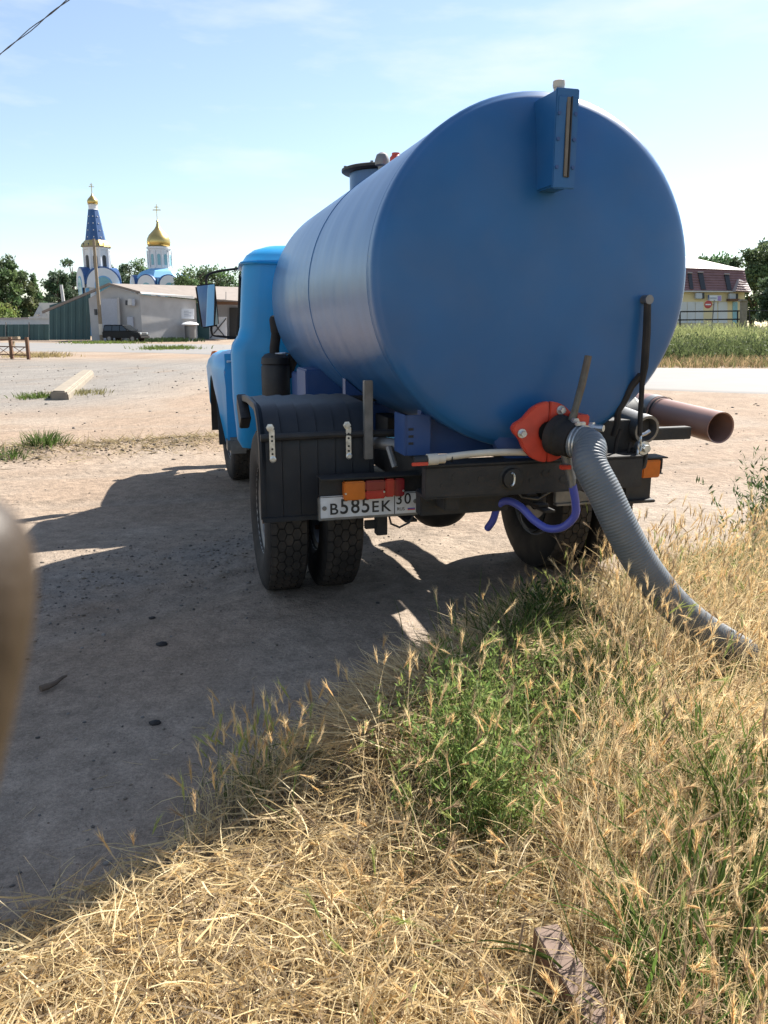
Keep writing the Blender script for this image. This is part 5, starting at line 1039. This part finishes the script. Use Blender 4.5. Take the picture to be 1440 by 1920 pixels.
g = G(); n = 3200; t, o = rng.random(n), rng.normal(0, .4, n); x, y = -7.5 + 5.7 * t + o * .4, 8.6 + 3 * t - o * .8
blades(g, np.c_[x, y, gz(x, y) + .01], rng.uniform(0, 6.28, n), rng.normal(1.3, .3, n), rng.normal(.1, .4, n), rng.uniform(.05, .22, n), rng.uniform(.005, .011, n), 3, straw_col(n) * .55)
n = 700; y = 1.8 + 4 * rng.random(n); x = rng.uniform(-1, .9, n) * .5 * y; k = (verge_sd(x, y) < .05) & (verge_sd(x, y) > -.55); x, y = x[k], y[k]; n = len(x)
blades(g, np.c_[x, y, gz(x, y) + .004], rng.uniform(0, 6.28, n), rng.normal(1.5, .08, n), rng.normal(.0, .2, n), rng.uniform(.02, .10, n), rng.uniform(.0015, .003, n), 3, straw_col(n) * .9)
tag(g.build('straw_litter', M['straw']), 'loose straw bits strewn on the bare ground', None, None, 'stuff')
pa, pb = gp(76, 1296), gp(130, 1271); pts = [pa + (pb - pa) * t + [.012 * math.sin(5 * t), 0, .012] for t in np.linspace(0, 1, 8)]
o = MB().tube(pts, [.016, .017, .013, .012, .010, .009, .008, .005], 8).build('stick', M['bark']); tag(o, 'short dark broken stick lying on the shaded ground', 'stick')
def clod(px, py, s_, lab):
    b = gp(px, py); bm_ = MB(); 
    ico = bmesh.new(); bmesh.ops.create_icosphere(ico, subdivisions=2, radius=s_); vs = [(v.co.x * 1.3 * (1 + .35 * math.sin(v.co.y * 90 + v.co.x * 60)), v.co.y * (1 + .3 * math.sin(v.co.x * 80)), max(-.3 * s_, v.co.z * .5 * (1 + .4 * math.sin(v.co.x * 120)))) for v in ico.verts]; fs = [tuple(v.index for v in f.verts) for f in ico.faces]; ico.free()
    o = bm_.add(vs, fs).build('clod', M['rubber'], None, smooth=25); o.location = (b[0], b[1], float(gz(b[0], b[1])) + .004); tag(o, lab, 'clod')
clod(300, 1210, .024, 'dark lump of dirt on the shaded ground above the other clods'); clod(287, 1355, .020, 'dark lump of dirt nearest the straw verge'); clod(283, 1158, .016, 'small dark lump of dirt at the edge of the gravel patch')
# rusty channel half buried in the straw
rc_ = thing('rusty_channel', 'rusty steel channel half buried in straw at the bottom edge', 'steel channel', (.43, 1.54, float(gz(.43, 1.54)) + .035), R(13))
MB().b2((-.032, -.45, .085), (.032, .13, .093)).build('channel_web', mat('pale_rust', (.15, .10, .075), .8, var=.15, scale=20, bump=.2), rc_, bevel=.002)
MB().b2((-.032, -.45, .0), (-.025, .13, .0845)).b2((.025, -.45, .0), (.032, .13, .0845)).each('channel_flange', M['rust'], rc_)

# ================================================================ the photographer's hand, fingertip just in view at the left
CD, CU = np.array([0, math.cos(PITCH), -math.sin(PITCH)]), np.array([0, math.sin(PITCH), math.cos(PITCH)])
def hp_(x, y, z): return np.array([0, 0, CAM_H]) + np.array([1., 0, 0]) * (x + .6) * .001 + CU * (y + 1.4) * .001 + CD * z * .001
sk_v, sk_e, sk_r = [], [], []
def chain(pts, rad, root):
    prev = root
    for p, r_ in zip(pts, rad):
        sk_v.append(hp_(*p)); sk_r.append(r_); i = len(sk_v) - 1
        if prev is not None: sk_e.append((prev, i))
        prev = i
    return prev
palm = chain([(-112, -95, 48)], [22], None); wr = chain([(-150, -128, 20), (-185, -160, -10)], [21, 24], palm); chain([(-225, -195, -45), (-260, -225, -75)], [29, 33], wr)
chain([(-86, -70, 62), (-56, -52, 66), (-42, -29, 62), (-35.6, -8, 60), (-34.4, -2.5, 60), (-34.2, .8, 60)], [11.5, 10.2, 9.6, 9.0, 7.6, 4.2], palm)
chain([(-96, -84, 74), (-66, -76, 86), (-46, -64, 76), (-44, -56, 60)], [11, 9.5, 8.6, 7.6], palm)
chain([(-106, -100, 76), (-76, -98, 90), (-56, -90, 80), (-54, -82, 64)], [10.5, 9, 8.2, 7.4], palm)
chain([(-118, -114, 70), (-92, -118, 84), (-74, -112, 76), (-70, -104, 64)], [9.5, 8, 7.2, 6.5], palm)
chain([(-104, -78, 26), (-84, -58, 14), (-70, -42, 8), (-62, -32, 8)], [12, 10, 9, 8], palm)
me = bpy.data.meshes.new('person'); me.from_pydata([tuple(v) for v in sk_v], sk_e, []); hand = link('person', me)
md = hand.modifiers.new('skin', 'SKIN'); md.use_smooth_shade = True
for i, sv in enumerate(me.skin_vertices[0].data): sv.radius = (sk_r[i] * .001, sk_r[i] * .001); sv.use_root = (i == 0)
ss = hand.modifiers.new('smooth', 'SUBSURF'); ss.levels = ss.render_levels = 2
bpy.context.view_layer.update(); m2 = bpy.data.meshes.new_from_object(hand.evaluated_get(bpy.context.evaluated_depsgraph_get()))
hand.modifiers.clear(); hand.data = m2; m2.materials.clear(); m2.materials.append(M['skin'])
tag(hand, 'blurred fingertip of the photographer poking in at the left edge', 'person')
MB().tube([hp_(-205, -177, -28), hp_(-235, -204, -54), hp_(-280, -243, -92)], [.036, .040, .044], 20, False).build('sleeve', M['sleeve'], hand)
